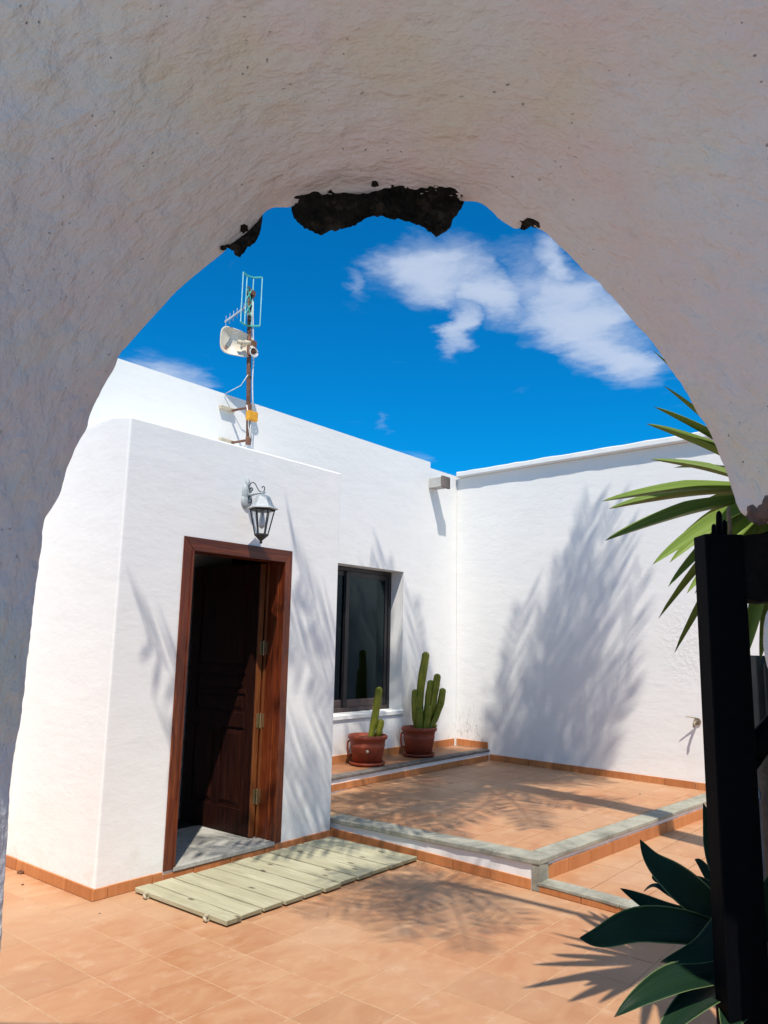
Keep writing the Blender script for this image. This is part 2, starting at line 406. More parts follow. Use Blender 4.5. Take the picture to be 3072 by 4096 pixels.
LMETAL = m_simple('lantern_grey_metal', (0.34, 0.38, 0.38), 0.5, 0.5, 0.0, scale=40, col2=(0.46, 0.50, 0.50))
LDARK = m_simple('lantern_dark_metal', (0.045, 0.05, 0.05), 0.5, 0.5, 0.2, scale=40)
POT = m_simple('red_plastic', (0.30, 0.062, 0.030), 0.55, 0.3, scale=9, var=0.16, bd=0.001)
SOIL = m_simple('dry_soil', (0.16, 0.085, 0.05), 0.95, 0.1, scale=50, bd=0.01)
RUST = m_simple('rusty_pipe', (0.22, 0.12, 0.085), 0.8, 0.3, 0.1, scale=30, col2=(0.12, 0.05, 0.03), bd=0.002)
CREAM = m_simple('cream_plastic', (0.62, 0.55, 0.42), 0.6, 0.3, scale=16)
WHITEP = m_simple('white_cable_plastic', (0.78, 0.76, 0.72), 0.5, 0.4, scale=20, bd=0)
TEAL = m_simple('teal_enamel', (0.10, 0.52, 0.45), 0.5, 0.4, scale=14, bd=0)
CAGE = m_simple('pale_teal_wire', (0.42, 0.80, 0.80), 0.4, 0.5, scale=14, bd=0)
ALUM = m_simple('aluminium_rod', (0.66, 0.68, 0.72), 0.4, 0.5, 0.6, scale=20, bd=0)
ORANGE = m_simple('orange_plastic', (0.85, 0.40, 0.03), 0.5, 0.4, scale=20, bd=0)
BLACK = m_simple('black_gate_paint', (0.0012, 0.0015, 0.0026), 0.7, 0.08, scale=60, var=0.2, bd=0.0008)
BLACK2 = m_simple('charred_timber', (0.006, 0.0055, 0.005), 0.85, 0.2, scale=30, var=0.3, bd=0.006)
CACT = m_simple('cactus_skin', (0.17, 0.20, 0.020), 0.55, 0.25, scale=14, col2=(0.27, 0.26, 0.035), bd=0.002)
CACT_E = m_simple('cactus_rib_edge', (0.07, 0.095, 0.03), 0.7, 0.2, scale=40, bd=0)
YUC = m_leaf('yucca_leaf', (0.135, 0.21, 0.038), (0.21, 0.30, 0.066), 0.5, 0.2, 0.0)
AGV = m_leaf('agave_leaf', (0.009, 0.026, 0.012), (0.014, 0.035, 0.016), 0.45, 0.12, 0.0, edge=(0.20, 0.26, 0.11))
PALMF = m_leaf('palm_frond', (0.06, 0.09, 0.03), (0.08, 0.12, 0.035), 0.5, 0.4)
BARK = m_simple('palm_bark', (0.16, 0.12, 0.085), 0.95, 0.1, scale=20, bd=0.02)
TWIG = m_simple('dry_twig', (0.30, 0.22, 0.15), 0.9, 0.1, scale=50, bd=0.003)
STRAW = m_simple('straw', (0.62, 0.46, 0.24), 0.9, 0.1, scale=60, col2=(0.35, 0.22, 0.10), bd=0.01)
BLUEPOT = m_simple('blue_grey_glaze', (0.10, 0.14, 0.17), 0.35, 0.5, scale=9, col2=(0.05, 0.075, 0.10), bd=0.002)
GREENBOX = m_simple('dark_green_paint', (0.028, 0.036, 0.036), 0.6, 0.3, scale=8, col2=(0.06, 0.07, 0.068), bd=0.002)
DIRT = m_simple('brown_debris', (0.20, 0.09, 0.05), 0.95, 0.1, scale=60, bd=0.005)
HOSE = m_simple('tap_metal', (0.34, 0.27, 0.20), 0.45, 0.5, 0.5, scale=60, bd=0.001)

def m_ground():
    mt, q, b = mat('far_ground'); geo = q.n('ShaderNodeNewGeometry').outputs['Position']
    c = q.mix(q.mapr(q.noise(geo, 0.8, 6, 0.6), 0.35, 0.65, 0, 1), (0.22, 0.20, 0.185), (0.16, 0.145, 0.135))
    q.t.links.new(c, b.inputs['Base Color']); setp(b, 0.9, 0.2)
    bump(q, b, q.noise(geo, 8, 5), 0.01, 0.5); return mt

# ------------------------------------------------------------------ ground and paving
bm = bmesh.new(); box(bm, -400, 400, -400, 400, -0.5, -0.02)
tag(bobj('ground', bm, m_ground()), kind='structure')

def clip(poly, a, b):
    """keep the part of poly left of the line a->b"""
    out = []
    f = lambda p: (b[0] - a[0]) * (p[1] - a[1]) - (b[1] - a[1]) * (p[0] - a[0])
    for i in range(len(poly)):
        p, r = poly[i], poly[(i + 1) % len(poly)]; fp, fr = f(p), f(r)
        if fp >= 0: out.append(p)
        if (fp >= 0) != (fr >= 0):
            t = fp / (fp - fr); out.append((p[0] + (r[0] - p[0]) * t, p[1] + (r[1] - p[1]) * t))
    return out
def area(p): return 0.5 * abs(sum(p[i][0] * p[(i + 1) % len(p)][1] - p[(i + 1) % len(p)][0] * p[i][1] for i in range(len(p))))
def tilepiece(parent, poly, zf, mt, th=0.008, ch=0.0012, name='tile'):
    bm = bmesh.new(); cx = sum(p[0] for p in poly) / len(poly); cy = sum(p[1] for p in poly) / len(poly)
    dz = random.uniform(-0.0006, 0.0006); tx, ty = random.uniform(-.0015, .0015), random.uniform(-.0015, .0015)
    zz = lambda x, y: zf(x, y) + dz + (x - cx) * tx + (y - cy) * ty
    def inset(p, d):
        v = Vector((cx - p[0], cy - p[1])); return (p[0] + v.x / v.length * d * 1.4, p[1] + v.y / v.length * d * 1.4)
    b0 = [bm.verts.new((p[0], p[1], zz(*p) - th)) for p in poly]
    b1 = [bm.verts.new((p[0], p[1], zz(*p) - ch)) for p in poly]
    tp = [inset(p, ch) for p in poly]; b2 = [bm.verts.new((p[0], p[1], zz(*p))) for p in tp]
    n = len(poly)
    for i in range(n):
        j = (i + 1) % n; bm.faces.new([b0[i], b0[j], b1[j], b1[i]]); bm.faces.new([b1[i], b1[j], b2[j], b2[i]])
    bm.faces.new(b2)
    return bobj(name, bm, mt, parent)
TS, GX, GY, GAP = 0.3085, 2.429, 2.705, 0.0024
def tile_area(parent, region, zf, mt, ox=0.0, oy=0.0, visible=None, gap=GAP):
    xs = [p[0] for p in region]; ys = [p[1] for p in region]; cnt = 0
    i0 = math.floor((min(xs) - GX - ox) / TS); i1 = math.ceil((max(xs) - GX - ox) / TS)
    j0 = math.floor((min(ys) - GY - oy) / TS); j1 = math.ceil((max(ys) - GY - oy) / TS)
    for i in range(i0, i1):
        for j in range(j0, j1):
            x, y = GX + ox + i * TS, GY + oy + j * TS
            poly = [(x + gap, y + gap), (x + TS - gap, y + gap), (x + TS - gap, y + TS - gap), (x + gap, y + TS - gap)]
            for a, b in zip(region, region[1:] + region[:1]): 
                poly = clip(poly, a, b)
                if len(poly) < 3: break
            if len(poly) < 3 or area(poly) < 0.002: continue
            if visible and not visible(x + TS / 2, y + TS / 2): continue
            tilepiece(parent, poly, zf, mt); cnt += 1
    return cnt

def fwd(x, y): return x * FH.x + y * FH.y
def lat(x, y): return x * LH.x + y * LH.y
bm = bmesh.new(); PVP = [(5.2, 8), (-3, 8), (-3, 3.0), loc(-3.4, 1.2, 0).to_tuple()[:2], loc(3.2, 1.2, 0).to_tuple()[:2], (5.2, -2.2)]
pt_ = [bm.verts.new((p[0], p[1], -0.0013)) for p in PVP]; pb_ = [bm.verts.new((p[0], p[1], -0.1)) for p in PVP]
bm.faces.new(pt_); bm.faces.new(pb_[::-1])
for i in range(len(PVP)): bm.faces.new([pt_[i], pt_[(i + 1) % len(PVP)], pb_[(i + 1) % len(PVP)], pb_[i]])
paving = tag(bobj('paving', bm, GROUT), kind='structure')
in_view = lambda x, y: fwd(x, y) > 2.7 and abs(lat(x, y)) < 0.56 * fwd(x, y) + 0.25
c1 = tile_area(paving, [(-3, -5), (4.62, -5), (4.62, 2.3), (4.74, 4.26), (4.74, 8), (-3, 8)], lambda x, y: 0.0, TILE,
               visible=lambda x, y: in_view(x, y) and not (2.75 < x < 4.6 and y > 4.35) and not (3.2 < x < 4.3 and 3.6 < y < 4.1))
# beneath the duckboard and beyond the frame the paving goes on as one joined sheet of tiles
bm = bmesh.new()
for i in range(-18, 10):
    for j in range(-25, 9):
        x, y = GX + i * TS, GY + j * TS
        if x + TS > 4.5: continue
        cx, cy = x + TS / 2, y + TS / 2
        if in_view(cx, cy) and not (3.2 < cx < 4.3 and 3.6 < cy < 4.1): continue
        if cx > 2.75 and cy > 4.35: continue
        if fwd(cx, cy) < 1.15: continue
        box(bm, x + GAP, x + TS - GAP, y + GAP, y + TS - GAP, -0.008, 0.0)
o = bobj('outer_tiles', bm, TILE, paving); o['kind'] = 'stuff'

bm = bmesh.new(); PP = [loc(-3.4, -6, 0), loc(-0.1, -6, 0), loc(-0.1, 0.9, 0), loc(-3.4, 0.9, 0)]  # unseen pale slab, added to bounce light onto the right of the arch
hexa(bm, [tuple(p + Vector((0, 0, -.1))) for p in PP] + [tuple(p + Vector((0, 0, .004))) for p in PP])
tag(bobj('bounce_slab', bm, m_concrete('bounce_concrete', (0.66, 0.65, 0.63), (0.76, 0.75, 0.73))), kind='structure')
# ------------------------------------------------------------------ terrace, lower terrace and ledge
FA, FB, FC = (4.715, 4.30), (4.585, 2.415), (4.43, 0.60)       # foot of the front faces
def zt(x, y):
    a = min(max((y - 2.4) / 1.85, 0), 1) * min(max((5.6 - x) / 0.9, 0), 1)
    return 0.182 - 0.052 * a
def along(a, b, t): return (a[0] + (b[0] - a[0]) * t, a[1] + (b[1] - a[1]) * t)
# body (white painted riser)
def slab_body(name, poly, zf, z0, mt, parent=None, kind=None, drop=0.004):
    bm = bmesh.new()
    b0 = [bm.verts.new((p[0], p[1], z0)) for p in poly]; b1 = [bm.verts.new((p[0], p[1], zf(*p) - drop)) for p in poly]
    n = len(poly)
    for i in range(n):
        j = (i + 1) % n; bm.faces.new([b0[i], b0[j], b1[j], b1[i]])
    r = bmesh.ops.triangulate_fill if False else None
    bm.faces.new(b1); bm.faces.new(b0[::-1])
    o = bobj(name, bm, mt, parent)
    if kind: o['kind'] = kind
    return o
RX = (7.86, 2.17)
terr_poly = [FB, (6.2, 2.295), RX, (8.1, 5.3), (5.6, 5.3), (5.6, 4.6), (4.705, 4.6), along(FA, FB, 0.0), along(FA, FB, 0.5)]
terrace = slab_body('terrace', terr_poly, zt, -0.05, PLASTER, None, 'structure', 0.006)
# grout bed just under the tiles
EW = 0.155
def off(a, b, d):
    v = Vector((b[0] - a[0], b[1] - a[1])).normalized(); nrm = Vector((-v.y, v.x))
    return (a[0] + nrm.x * d, a[1] + nrm.y * d), (b[0] + nrm.x * d, b[1] + nrm.y * d)
inner = [(4.585 + EW + 0.005, 2.415 + EW - 0.01), (RX[0], RX[1] + 0.145), (8.05, 4.80), (4.905, 4.80)]
bedp = [(4.6, 2.43), (RX[0], 2.19), (8.08, 5.2), (4.75, 5.2), (4.73, 4.3)]
def grid_sheet(name, poly, zf, mt, parent, step=0.25):
    xs = [p[0] for p in poly]; ys = [p[1] for p in poly]; bm = bmesh.new()
    x = min(xs)
    while x < max(xs):
        y = min(ys)
        while y < max(ys):
            q = [(x, y), (x + step, y), (x + step, y + step), (x, y + step)]
            for a, b in zip(poly, poly[1:] + poly[:1]):
                q = clip(q, a, b)
                if len(q) < 3: break
            if len(q) >= 3: bm.faces.new([bm.verts.new((p[0], p[1], zf(*p))) for p in q])
            y += step
        x += step
    bmesh.ops.remove_doubles(bm, verts=bm.verts, dist=1e-4)
    return bobj(name, bm, mt, parent)
grid_sheet('mortar_bed', bedp, lambda x, y: zt(x, y) + 0.0012, GROUT, terrace, 0.1)
tile_area(terrace, inner, lambda x, y: zt(x, y) + 0.005, TILE, ox=0.03, oy=0.03)
# edging slabs: front and right edge
def edge_slab(parent, a, b, wdt, zf, th, mt, over=0.018, lift=0.010):
    """slab along a->b, lying to the left of that line, overhanging by over"""
    a, b = Vector(a), Vector(b); v = (b - a).normalized(); nrm = Vector((-v.y, v.x)); bm = bmesh.new()
    n = max(2, int((b - a).length / 0.12)); rows = []
    for i in range(n + 1):
        p = a + (b - a) * i / n; wob = random.uniform(-.003, .003); zz = zf(p.x, p.y) + lift + random.uniform(-.0012, .0012)
        o0 = p - nrm * (over + wob); o1 = p + nrm * wdt
        rows.append([bm.verts.new((*o0, zz - th)), bm.verts.new((*o1, zz - th)), bm.verts.new((*o1, zz)), bm.verts.new((*o0, zz - random.uniform(0, .002)))])
    for r0, r1 in zip(rows, rows[1:]):
        for k in range(4): bm.faces.new([r0[k], r0[(k + 1) % 4], r1[(k + 1) % 4], r1[k]])
    bm.faces.new(rows[0][::-1]); bm.faces.new(rows[-1])
    return bobj('edging_slab', bm, mt, parent, False, 0.005, 2)
cuts = [0.0, 0.27, 0.54, 0.82, 1.0]
for s0, s1 in zip(cuts, cuts[1:]):
    edge_slab(terrace, along(FB, FA, (1 - s1 + 0.001) if s1 < 1 else -0.012), along(FB, FA, 1 - s0 - 0.001), -EW, zt, 0.034, STONE, -0.018)
cuts = [0.0, 0.24, 0.48, 0.74, 1.0]
e0, e1 = (4.585 + EW + 0.004, 2.404), RX
for s0, s1 in zip(cuts, cuts[1:]):
    edge_slab(terrace, along(e0, e1, s0 + 0.001), along(e0, e1, s1 - 0.001), 0.135, zt, 0.030, STONE)
# skirting tiles: helper along a vertical face
def skirting(parent, a, b, zf0, h, mt=SKIRT, th=0.010, ln=0.3065, start=0.0, side=-1, gap=0.0026):
    """tiles on the face along a->b, standing proud to the right of the line (side=-1) or left"""
    a, b = Vector(a), Vector(b); L = (b - a).length; v = (b - a) / L; nrm = Vector((-v.y, v.x)) * side
    s = start - ln if start > 0 else 0.0
    while s < L - 0.01:
        s0, s1 = max(s, 0) + gap, min(s + ln, L) - gap
        if s1 - s0 > 0.01:
            p, r = a + v * s0, a + v * s1; bm = bmesh.new(); jt = random.uniform(-.001, .001)
            zz = lambda q: zf0(q.x, q.y)
            t = th + jt
            hexa(bm, [(*(p - nrm * .004), zz(p)), (*(r - nrm * .004), zz(r)), (*(r + nrm * t), zz(r)), (*(p + nrm * t), zz(p)),
                      (*(p - nrm * .004), zz(p) + h + jt), (*(r - nrm * .004), zz(r) + h + jt), (*(r + nrm * t), zz(r) + h + jt), (*(p + nrm * t), zz(p) + h + jt)])
            bobj('skirting_tile', bm, mt, parent, False, 0.002, 1)
        s += ln
G0 = lambda x, y: 0.002
skirting(terrace, FA, (4.588, 2.452), G0, 0.062, start=0.31, side=-1)
# pale mortar and concrete upright at the corner
bm = bmesh.new(); box(bm, 4.574, 4.69, 2.394, 2.452, 0.0, 0.163)
bobj('corner_upright', bm, STONE, terrace, False, 0.004)
skirting(terrace, (4.705, 2.408), (RX[0], RX[1]), lambda x, y: 0.052, 0.082, start=0.24, side=-1)

lower = slab_body('lower_terrace', [(FC[0] + 0.01, FC[1]), (4.3, -1.2), (8.2, -1.2), (8.0, 2.28), (4.6, 2.44)], lambda x, y: 0.05, -0.05, GROUT, None, 'structure', 0.004)
LW = 0.115
tile_area(lower, [(4.585 + LW + .01, 2.40), (FC[0] + LW + .02, FC[1]), (4.3 + LW + .02, -1.2), (8.1, -1.2), (7.9, 2.17)], lambda x, y: 0.052, TILE, ox=0.03, oy=0.03,
          visible=lambda x, y: fwd(x, y) > 3 and lat(x, y) < 0.56 * fwd(x, y) + .2) if False else None
reg = [(4.585 + LW + .01, 2.40), (FC[0] + LW + .02, FC[1]), (4.3 + LW + .02, -1.2), (8.1, -1.2), (7.87, 2.165)]
tile_area(lower, reg, lambda x, y: 0.052, TILE, ox=0.03, oy=0.03, visible=lambda x, y: lat(x, y) < 0.56 * fwd(x, y) + .2)
FCp = along(FB, FC, 1.0)
cuts = [0.0, 0.3, 0.62, 1.0]
for s0, s1 in zip(cuts, cuts[1:]):
    edge_slab(lower, along(FB, FC, s0 + 0.001), along(FB, FC, s1 - 0.001), LW, lambda x, y: 0.052, 0.022, STONE, 0.014, 0.006)
skirting(lower, (4.585, 2.415), FC, G0, 0.034, start=0.30, side=-1)

# ledge with the pots
ledge = tag(mkbox('ledge', 4.672, 8.0, 4.815, 5.299, 0.1, 0.298, PLASTER), kind='structure')
for x0, x1 in ((4.68, 5.35), (5.353, 6.1), (6.103, 6.8), (6.803, 7.4), (7.403, 7.985)):
    edge_slab(ledge, (x0, 4.812), (x1, 4.812), 0.10, lambda x, y: 0.300, 0.026, STONE_D, 0.012, 0.008)
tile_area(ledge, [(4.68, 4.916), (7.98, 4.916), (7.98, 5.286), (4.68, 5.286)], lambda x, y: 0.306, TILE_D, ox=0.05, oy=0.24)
skirting(ledge, (4.68, 4.815), (7.97, 4.815), lambda x, y: 0.187, 0.058, start=0.2, side=-1)

# ------------------------------------------------------------------ entrance porch
porch = empty('entrance_porch', (3.65, 4.24, 0), 'white flat roofed entrance porch with an open varnished wooden door', 'porch')
X0, X1, Y0, PZ = 2.662, 4.672, 4.24, 2.89
DX0, DX1, DZ0, DZ1 = 3.205, 4.062, 0.075, 2.088       # clear door opening
def wall_grid(bm, xs, zs, hole, y0, y1, thick_dir=1):
    """front face at y0 and back face at y1 over the cells, holes left open with reveals"""
    V = {}
    def v(i, j, k):
        key = (i, j, k)
        if key not in V: V[key] = bm.verts.new((xs[i], (y0, y1)[k], zs[j]))
        return V[key]
    nx, nz = len(xs) - 1, len(zs) - 1
    solid = lambda i, j: 0 <= i < nx and 0 <= j < nz and not hole(i, j)
    for i in range(nx):
        for j in range(nz):
            if not solid(i, j): continue
            bm.faces.new([v(i, j, 0), v(i + 1, j, 0), v(i + 1, j + 1, 0), v(i, j + 1, 0)])
            bm.faces.new([v(i, j, 1), v(i, j + 1, 1), v(i + 1, j + 1, 1), v(i + 1, j, 1)])
            if not solid(i - 1, j): bm.faces.new([v(i, j, 0), v(i, j + 1, 0), v(i, j + 1, 1), v(i, j, 1)])
            if not solid(i + 1, j): bm.faces.new([v(i + 1, j, 0), v(i + 1, j, 1), v(i + 1, j + 1, 1), v(i + 1, j + 1, 0)])
            if not solid(i, j - 1): bm.faces.new([v(i, j, 0), v(i, j, 1), v(i + 1, j, 1), v(i + 1, j, 0)])
            if not solid(i, j + 1): bm.faces.new([v(i, j + 1, 0), v(i + 1, j + 1, 0), v(i + 1, j + 1, 1), v(i, j + 1, 1)])
bm = bmesh.new()
# one shell: front wall with the doorway, side walls and roof as an outer box open towards the house
xs = [X0, DX0 - 0.07, DX1 + 0.065, X1]; zs = [0.0, DZ0 - 0.012, DZ1 + 0.082, PZ]
wall_grid(bm, xs, zs, lambda i, j: i == 1 and j == 1, Y0, Y0 + 0.2)
box(bm, X0, X0 + 0.2, Y0 + 0.2, 5.299, 0, PZ); box(bm, X1 - 0.2, X1, Y0 + 0.2, 5.299, 0, PZ); box(bm, X0 + 0.2, X1 - 0.2, Y0 + 0.2, 5.299, 2.7, PZ)
# bevel only the outer arrises
bmesh.ops.remove_doubles(bm, verts=bm.verts, dist=1e-5)
dup = {}
for f in bm.faces: dup.setdefault(tuple(sorted(v.index for v in f.verts)), []).append(f)
bm.verts.index_update()
dup = {}
for f in bm.faces: dup.setdefault(frozenset(v.index for v in f.verts), []).append(f)
kill = [f for fs in dup.values() if len(fs) > 1 for f in fs]
if kill: bmesh.ops.delete(bm, geom=kill, context='FACES')
def outer_edge(e):
    a, b = e.verts[0].co, e.verts[1].co
    if abs(a.z - b.z) > 0.01: return abs(a.y - Y0) < 1e-3 and abs(b.y - Y0) < 1e-3 and (abs(a.x - X0) < 1e-3 or abs(a.x - X1) < 1e-3)
    return abs(a.z - PZ) < 1e-3 and abs(b.z - PZ) < 1e-3 and ((abs(a.y - Y0) < 1e-3 and abs(b.y - Y0) < 1e-3) or (abs(a.x - b.x) < 1e-3 and (abs(a.x - X0) < 1e-3 or abs(a.x - X1) < 1e-3)))
es = [e for e in bm.edges if outer_edge(e)]
bmesh.ops.bevel(bm, geom=es, offset=0.014, segments=3, profile=0.5, affect='EDGES')
bobj('wall', bm, PLASTER, porch)
# dark room behind the doorway
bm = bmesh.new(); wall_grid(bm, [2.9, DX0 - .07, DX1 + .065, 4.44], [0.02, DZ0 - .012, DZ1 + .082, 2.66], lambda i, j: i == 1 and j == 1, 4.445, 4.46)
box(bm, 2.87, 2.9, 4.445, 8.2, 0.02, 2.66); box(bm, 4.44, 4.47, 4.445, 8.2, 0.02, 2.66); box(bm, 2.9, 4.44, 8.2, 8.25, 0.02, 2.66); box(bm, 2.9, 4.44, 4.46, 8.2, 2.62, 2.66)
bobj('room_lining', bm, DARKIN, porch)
mkbox('inner_floor', 2.9, 4.44, 5.022, 8.2, 0.02, DZ0 + 0.001, m_simple('inner_floor_tile', (0.05, 0.045, 0.04), 0.8, 0.1, scale=4), porch)
mkbox('threshold', DX0 - 0.005, DX1 + 0.005, Y0 - 0.016, 5.02, 0.052, DZ0 + 0.006, m_concrete('threshold_stone', (0.34, 0.33, 0.29), (0.45, 0.44, 0.40)), porch, 0.004)
# door casing: mitred architrave, lining and stop
fr = empty('door_frame', (0, 0, 0)); 
bm = bmesh.new(); YF = Y0 - 0.012
def casing(bm, outer, inn, y0, y1):
    (ax0, ax1, az0, az1), (bx0, bx1, bz1) = outer, inn
    hexa(bm, [(ax0, y0, az0), (bx0, y0, az0), (bx0, y1, az0), (ax0, y1, az0), (ax0, y0, az1), (bx0, y0, bz1), (bx0, y1, bz1), (ax0, y1, az1)])
    hexa(bm, [(bx1, y0, az0), (ax1, y0, az0), (ax1, y1, az0), (bx1, y1, az0), (bx1, y0, bz1), (ax1, y0, az1), (ax1, y1, az1), (bx1, y1, bz1)])
C.objects.unlink(fr); bpy.data.objects.remove(fr)
casing(bm, (DX0 - 0.075, DX1 + 0.07, 0.066, DZ1 + 0.087), (DX0, DX1, DZ1), YF, Y0 + 0.05)
# lining of the reveal, left and right
box(bm, DX0 - 0.03, DX0 - 0.001, Y0 + 0.05, 4.40, 0.082, DZ1); box(bm, DX1 + 0.001, DX1 + 0.03, Y0 + 0.05, 4.442, 0.082, DZ1)
# small bead along the casing
box(bm, DX0 - 0.012, DX0 + 0.006, YF - 0.006, YF + 0.02, 0.083, DZ1 - 0.001); box(bm, DX1 - 0.006, DX1 + 0.012, YF - 0.006, YF + 0.02, 0.083, DZ1 - 0.001)
box(bm, DX1 - 0.009, DX1 + 0.0005, 4.285, 4.305, 0.083, DZ1)
frame = bobj('door_frame', bm, MAHOG, porch, False, 0.003, 2)
bm = bmesh.new(); y0, y1 = YF, Y0 + 0.05
hexa(bm, [(DX0, y0, DZ1), (DX1, y0, DZ1), (DX1, y1, DZ1), (DX0, y1, DZ1), (DX0 - .075, y0, DZ1 + .087), (DX1 + .07, y0, DZ1 + .087), (DX1 + .07, y1, DZ1 + .087), (DX0 - .075, y1, DZ1 + .087)])
box(bm, DX0, DX1, Y0 + 0.05, 4.43, DZ1 + 0.001, DZ1 + 0.03); box(bm, DX0, DX1, YF - 0.006, YF + 0.02, DZ1 - 0.006, DZ1 + 0.012)
bobj('lintel_casing', bm, MAHOG_X, frame, False, 0.003, 2)
# door leaf, open inwards about ninety degrees, hinged on the right jamb
LX, LT = 3.996, 0.040
bm = bmesh.new()
ly0, ly1, lz0, lz1 = 4.435, 5.235, 0.088, 2.078
rails_z = [(lz0, 0.262), (0.84, 0.955), (0.985, 1.085) if False else (0.975, 0.985), (1.10, 1.115), (1.255, 1.27), (1.95, lz1)]
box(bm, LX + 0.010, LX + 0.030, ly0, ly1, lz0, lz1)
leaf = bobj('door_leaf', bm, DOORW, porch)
def rail(a0, a1, b0, b1, nm='rail', t=0.0, mt=DOORW):
    return mkbox(nm, LX - t, LX + 0.0095, a0, a1, b0, b1, mt, leaf, 0.003, 1)
rail(ly0, ly0 + 0.105, lz0, lz1, 'stile'); rail(ly1 - 0.11, ly1, lz0, lz1, 'stile')
rail(ly0 + 0.106, ly1 - 0.111, lz0, 0.265); rail(ly0 + 0.106, ly1 - 0.111, 0.845, 0.955); rail(ly0 + 0.106, ly1 - 0.111, 1.095, 1.125); rail(ly0 + 0.106, ly1 - 0.111, 1.245, 1.30); rail(ly0 + 0.106, ly1 - 0.111, 1.95, lz1)
rail(4.80, 4.865, 0.266, 0.844, 'stile')
for a0, a1, b0, b1 in ((4.56, 4.785, 0.285, 0.825), (4.88, 5.105, 0.285, 0.825), (4.565, 5.10, 0.972, 1.08), (4.565, 5.10, 1.142, 1.23), (4.565, 5.10, 1.32, 1.93)):
    bm = bmesh.new(); x1 = LX + 0.0098; i = 0.028
    hexa(bm, [(x1, a1, b0), (x1, a0, b0), (x1, a0, b1), (x1, a1, b1), (LX + .001, a1 - i, b0 + i), (LX + .001, a0 + i, b0 + i), (LX + .001, a0 + i, b1 - i), (LX + .001, a1 - i, b1 - i)])
    bobj('raised_panel', bm, DOORW, leaf)
mkbox('hinge_stile', LX, LX + LT + 0.004, 4.418, 4.434, lz0, lz1, ORANGEW, leaf, 0.002, 1)
mkbox('hinge_edge', LX + 0.031, LX + LT, 4.435, 4.47, lz0, lz1, MAHOG, leaf, 0.002, 1)
mkbox('jamb_stop', LX + LT + 0.008, DX1 - 0.0005, 4.395, 4.41, 0.083, DZ1, ORANGEW, frame, 0.002, 1)
for hz in (1.44, 0.908, 0.368):
    bm = bmesh.new(); tube(bm, [(LX + LT + 0.003, 4.405, hz - 0.055), (LX + LT + 0.003, 4.405, hz + 0.055)], 0.007, 10)
    box(bm, LX + 0.014, LX + LT, 4.4155, 4.419, hz - 0.05, hz + 0.05); box(bm, LX + LT + 0.01, LX + LT + 0.03, 4.3915, 4.396, hz - 0.05, hz + 0.05)
    bobj('hinge', bm, BRASS, leaf)
skirting(porch, (X0, 4.24), (X0, 5.29), G0, 0.066, start=0.285, side=1)
skirting(porch, (X0 - 0.011, Y0), (DX0 - 0.075, Y0), G0, 0.064, start=0.10, side=-1)
skirting(porch, (DX0 - 0.072, Y0), (DX1 + 0.012, Y0), G0, 0.047, start=0.23, side=-1)
skirting(porch, (DX1 + 0.012, Y0), (X1 + 0.03, Y0), G0, 0.058, start=0.25, side=-1)

# ------------------------------------------------------------------ house wall with window
house = empty('white_house', (6.5, 5.3, 0), 'tall white plastered house wall with a dark sliding window, behind the porch', 'house')
WX0, WX1, WZ0, WZ1 = 5.52, 6.94, 0.775, 2.295
bm = bmesh.new()
wall_grid(bm, [-1.5, WX0, WX1, 7.44, 8.30], [0.0, WZ0, WZ1, 3.60, 3.672], lambda i, j: (i == 1 and j == 1) or (i == 3 and j == 3), 5.30, 5.58)
es = [e for e in bm.edges if e.calc_face_angle(0) > 0.6]
bmesh.ops.bevel(bm, geom=es, offset=0.012, segments=3, profile=0.5, affect='EDGES')
hw = bobj('wall', bm, PLASTER, house)
# back of the house: roof parapet and rear
bm = bmesh.new(); box(bm, -1.5, 8.3, 5.58, 12, 0, 3.2); 
bmf = bm
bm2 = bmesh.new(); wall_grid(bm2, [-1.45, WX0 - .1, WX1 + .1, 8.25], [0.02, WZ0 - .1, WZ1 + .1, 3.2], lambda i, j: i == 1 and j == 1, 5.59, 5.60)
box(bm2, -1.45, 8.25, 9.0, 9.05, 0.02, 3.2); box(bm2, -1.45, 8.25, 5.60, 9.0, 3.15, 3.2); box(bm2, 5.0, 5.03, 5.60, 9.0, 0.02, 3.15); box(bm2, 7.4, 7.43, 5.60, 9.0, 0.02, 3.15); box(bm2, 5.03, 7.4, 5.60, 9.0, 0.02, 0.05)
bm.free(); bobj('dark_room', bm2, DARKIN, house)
win = mkbox('window', WX0 - 0.01, WX0 + 0.035, 5.475, 5.53, WZ0, WZ1, ALU, house)
def wf(nm, *a, mt=ALU): return mkbox(nm, *a, mt, win, 0.003, 1)
wf('frame', WX1 - 0.045, WX1 + 0.01, 5.475, 5.53, WZ0, WZ1); wf('frame', WX0 + .036, WX1 - .046, 5.475, 5.53, WZ1 - 0.045, WZ1 + .01); wf('frame', WX0 + .036, WX1 - .046, 5.470, 5.53, WZ0 - .01, WZ0 + 0.045, mt=SILLF)
# two sashes; the right one runs in front
for (a, b, y) in ((6.175, WX1 - 0.047, 5.484), (WX0 + 0.037, 6.225, 5.508)):
    for bx in ((a, a + 0.058), (b - 0.05, b)):
        wf('sash', bx[0], bx[1], y, y + 0.02, WZ0 + 0.046, WZ1 - 0.046)
    wf('sash', a + .059, b - .051, y, y + 0.02, WZ0 + 0.046, WZ0 + 0.125, mt=SILLF); wf('sash', a + .059, b - .051, y, y + 0.02, WZ1 - 0.10, WZ1 - 0.046)
    mkbox('glass_pane', a + .055, b - .046, y + 0.008, y + 0.012, WZ0 + 0.12, WZ1 - 0.095, GLASS, win)
# a pale curtain far inside, seen dimly through the glass
mkbox('window_sill', WX0 - 0.01, WX1 + 0.03, 5.284, 5.474, WZ0 - 0.052, WZ0 - 0.002, PLASTER, house, 0.008, 2)
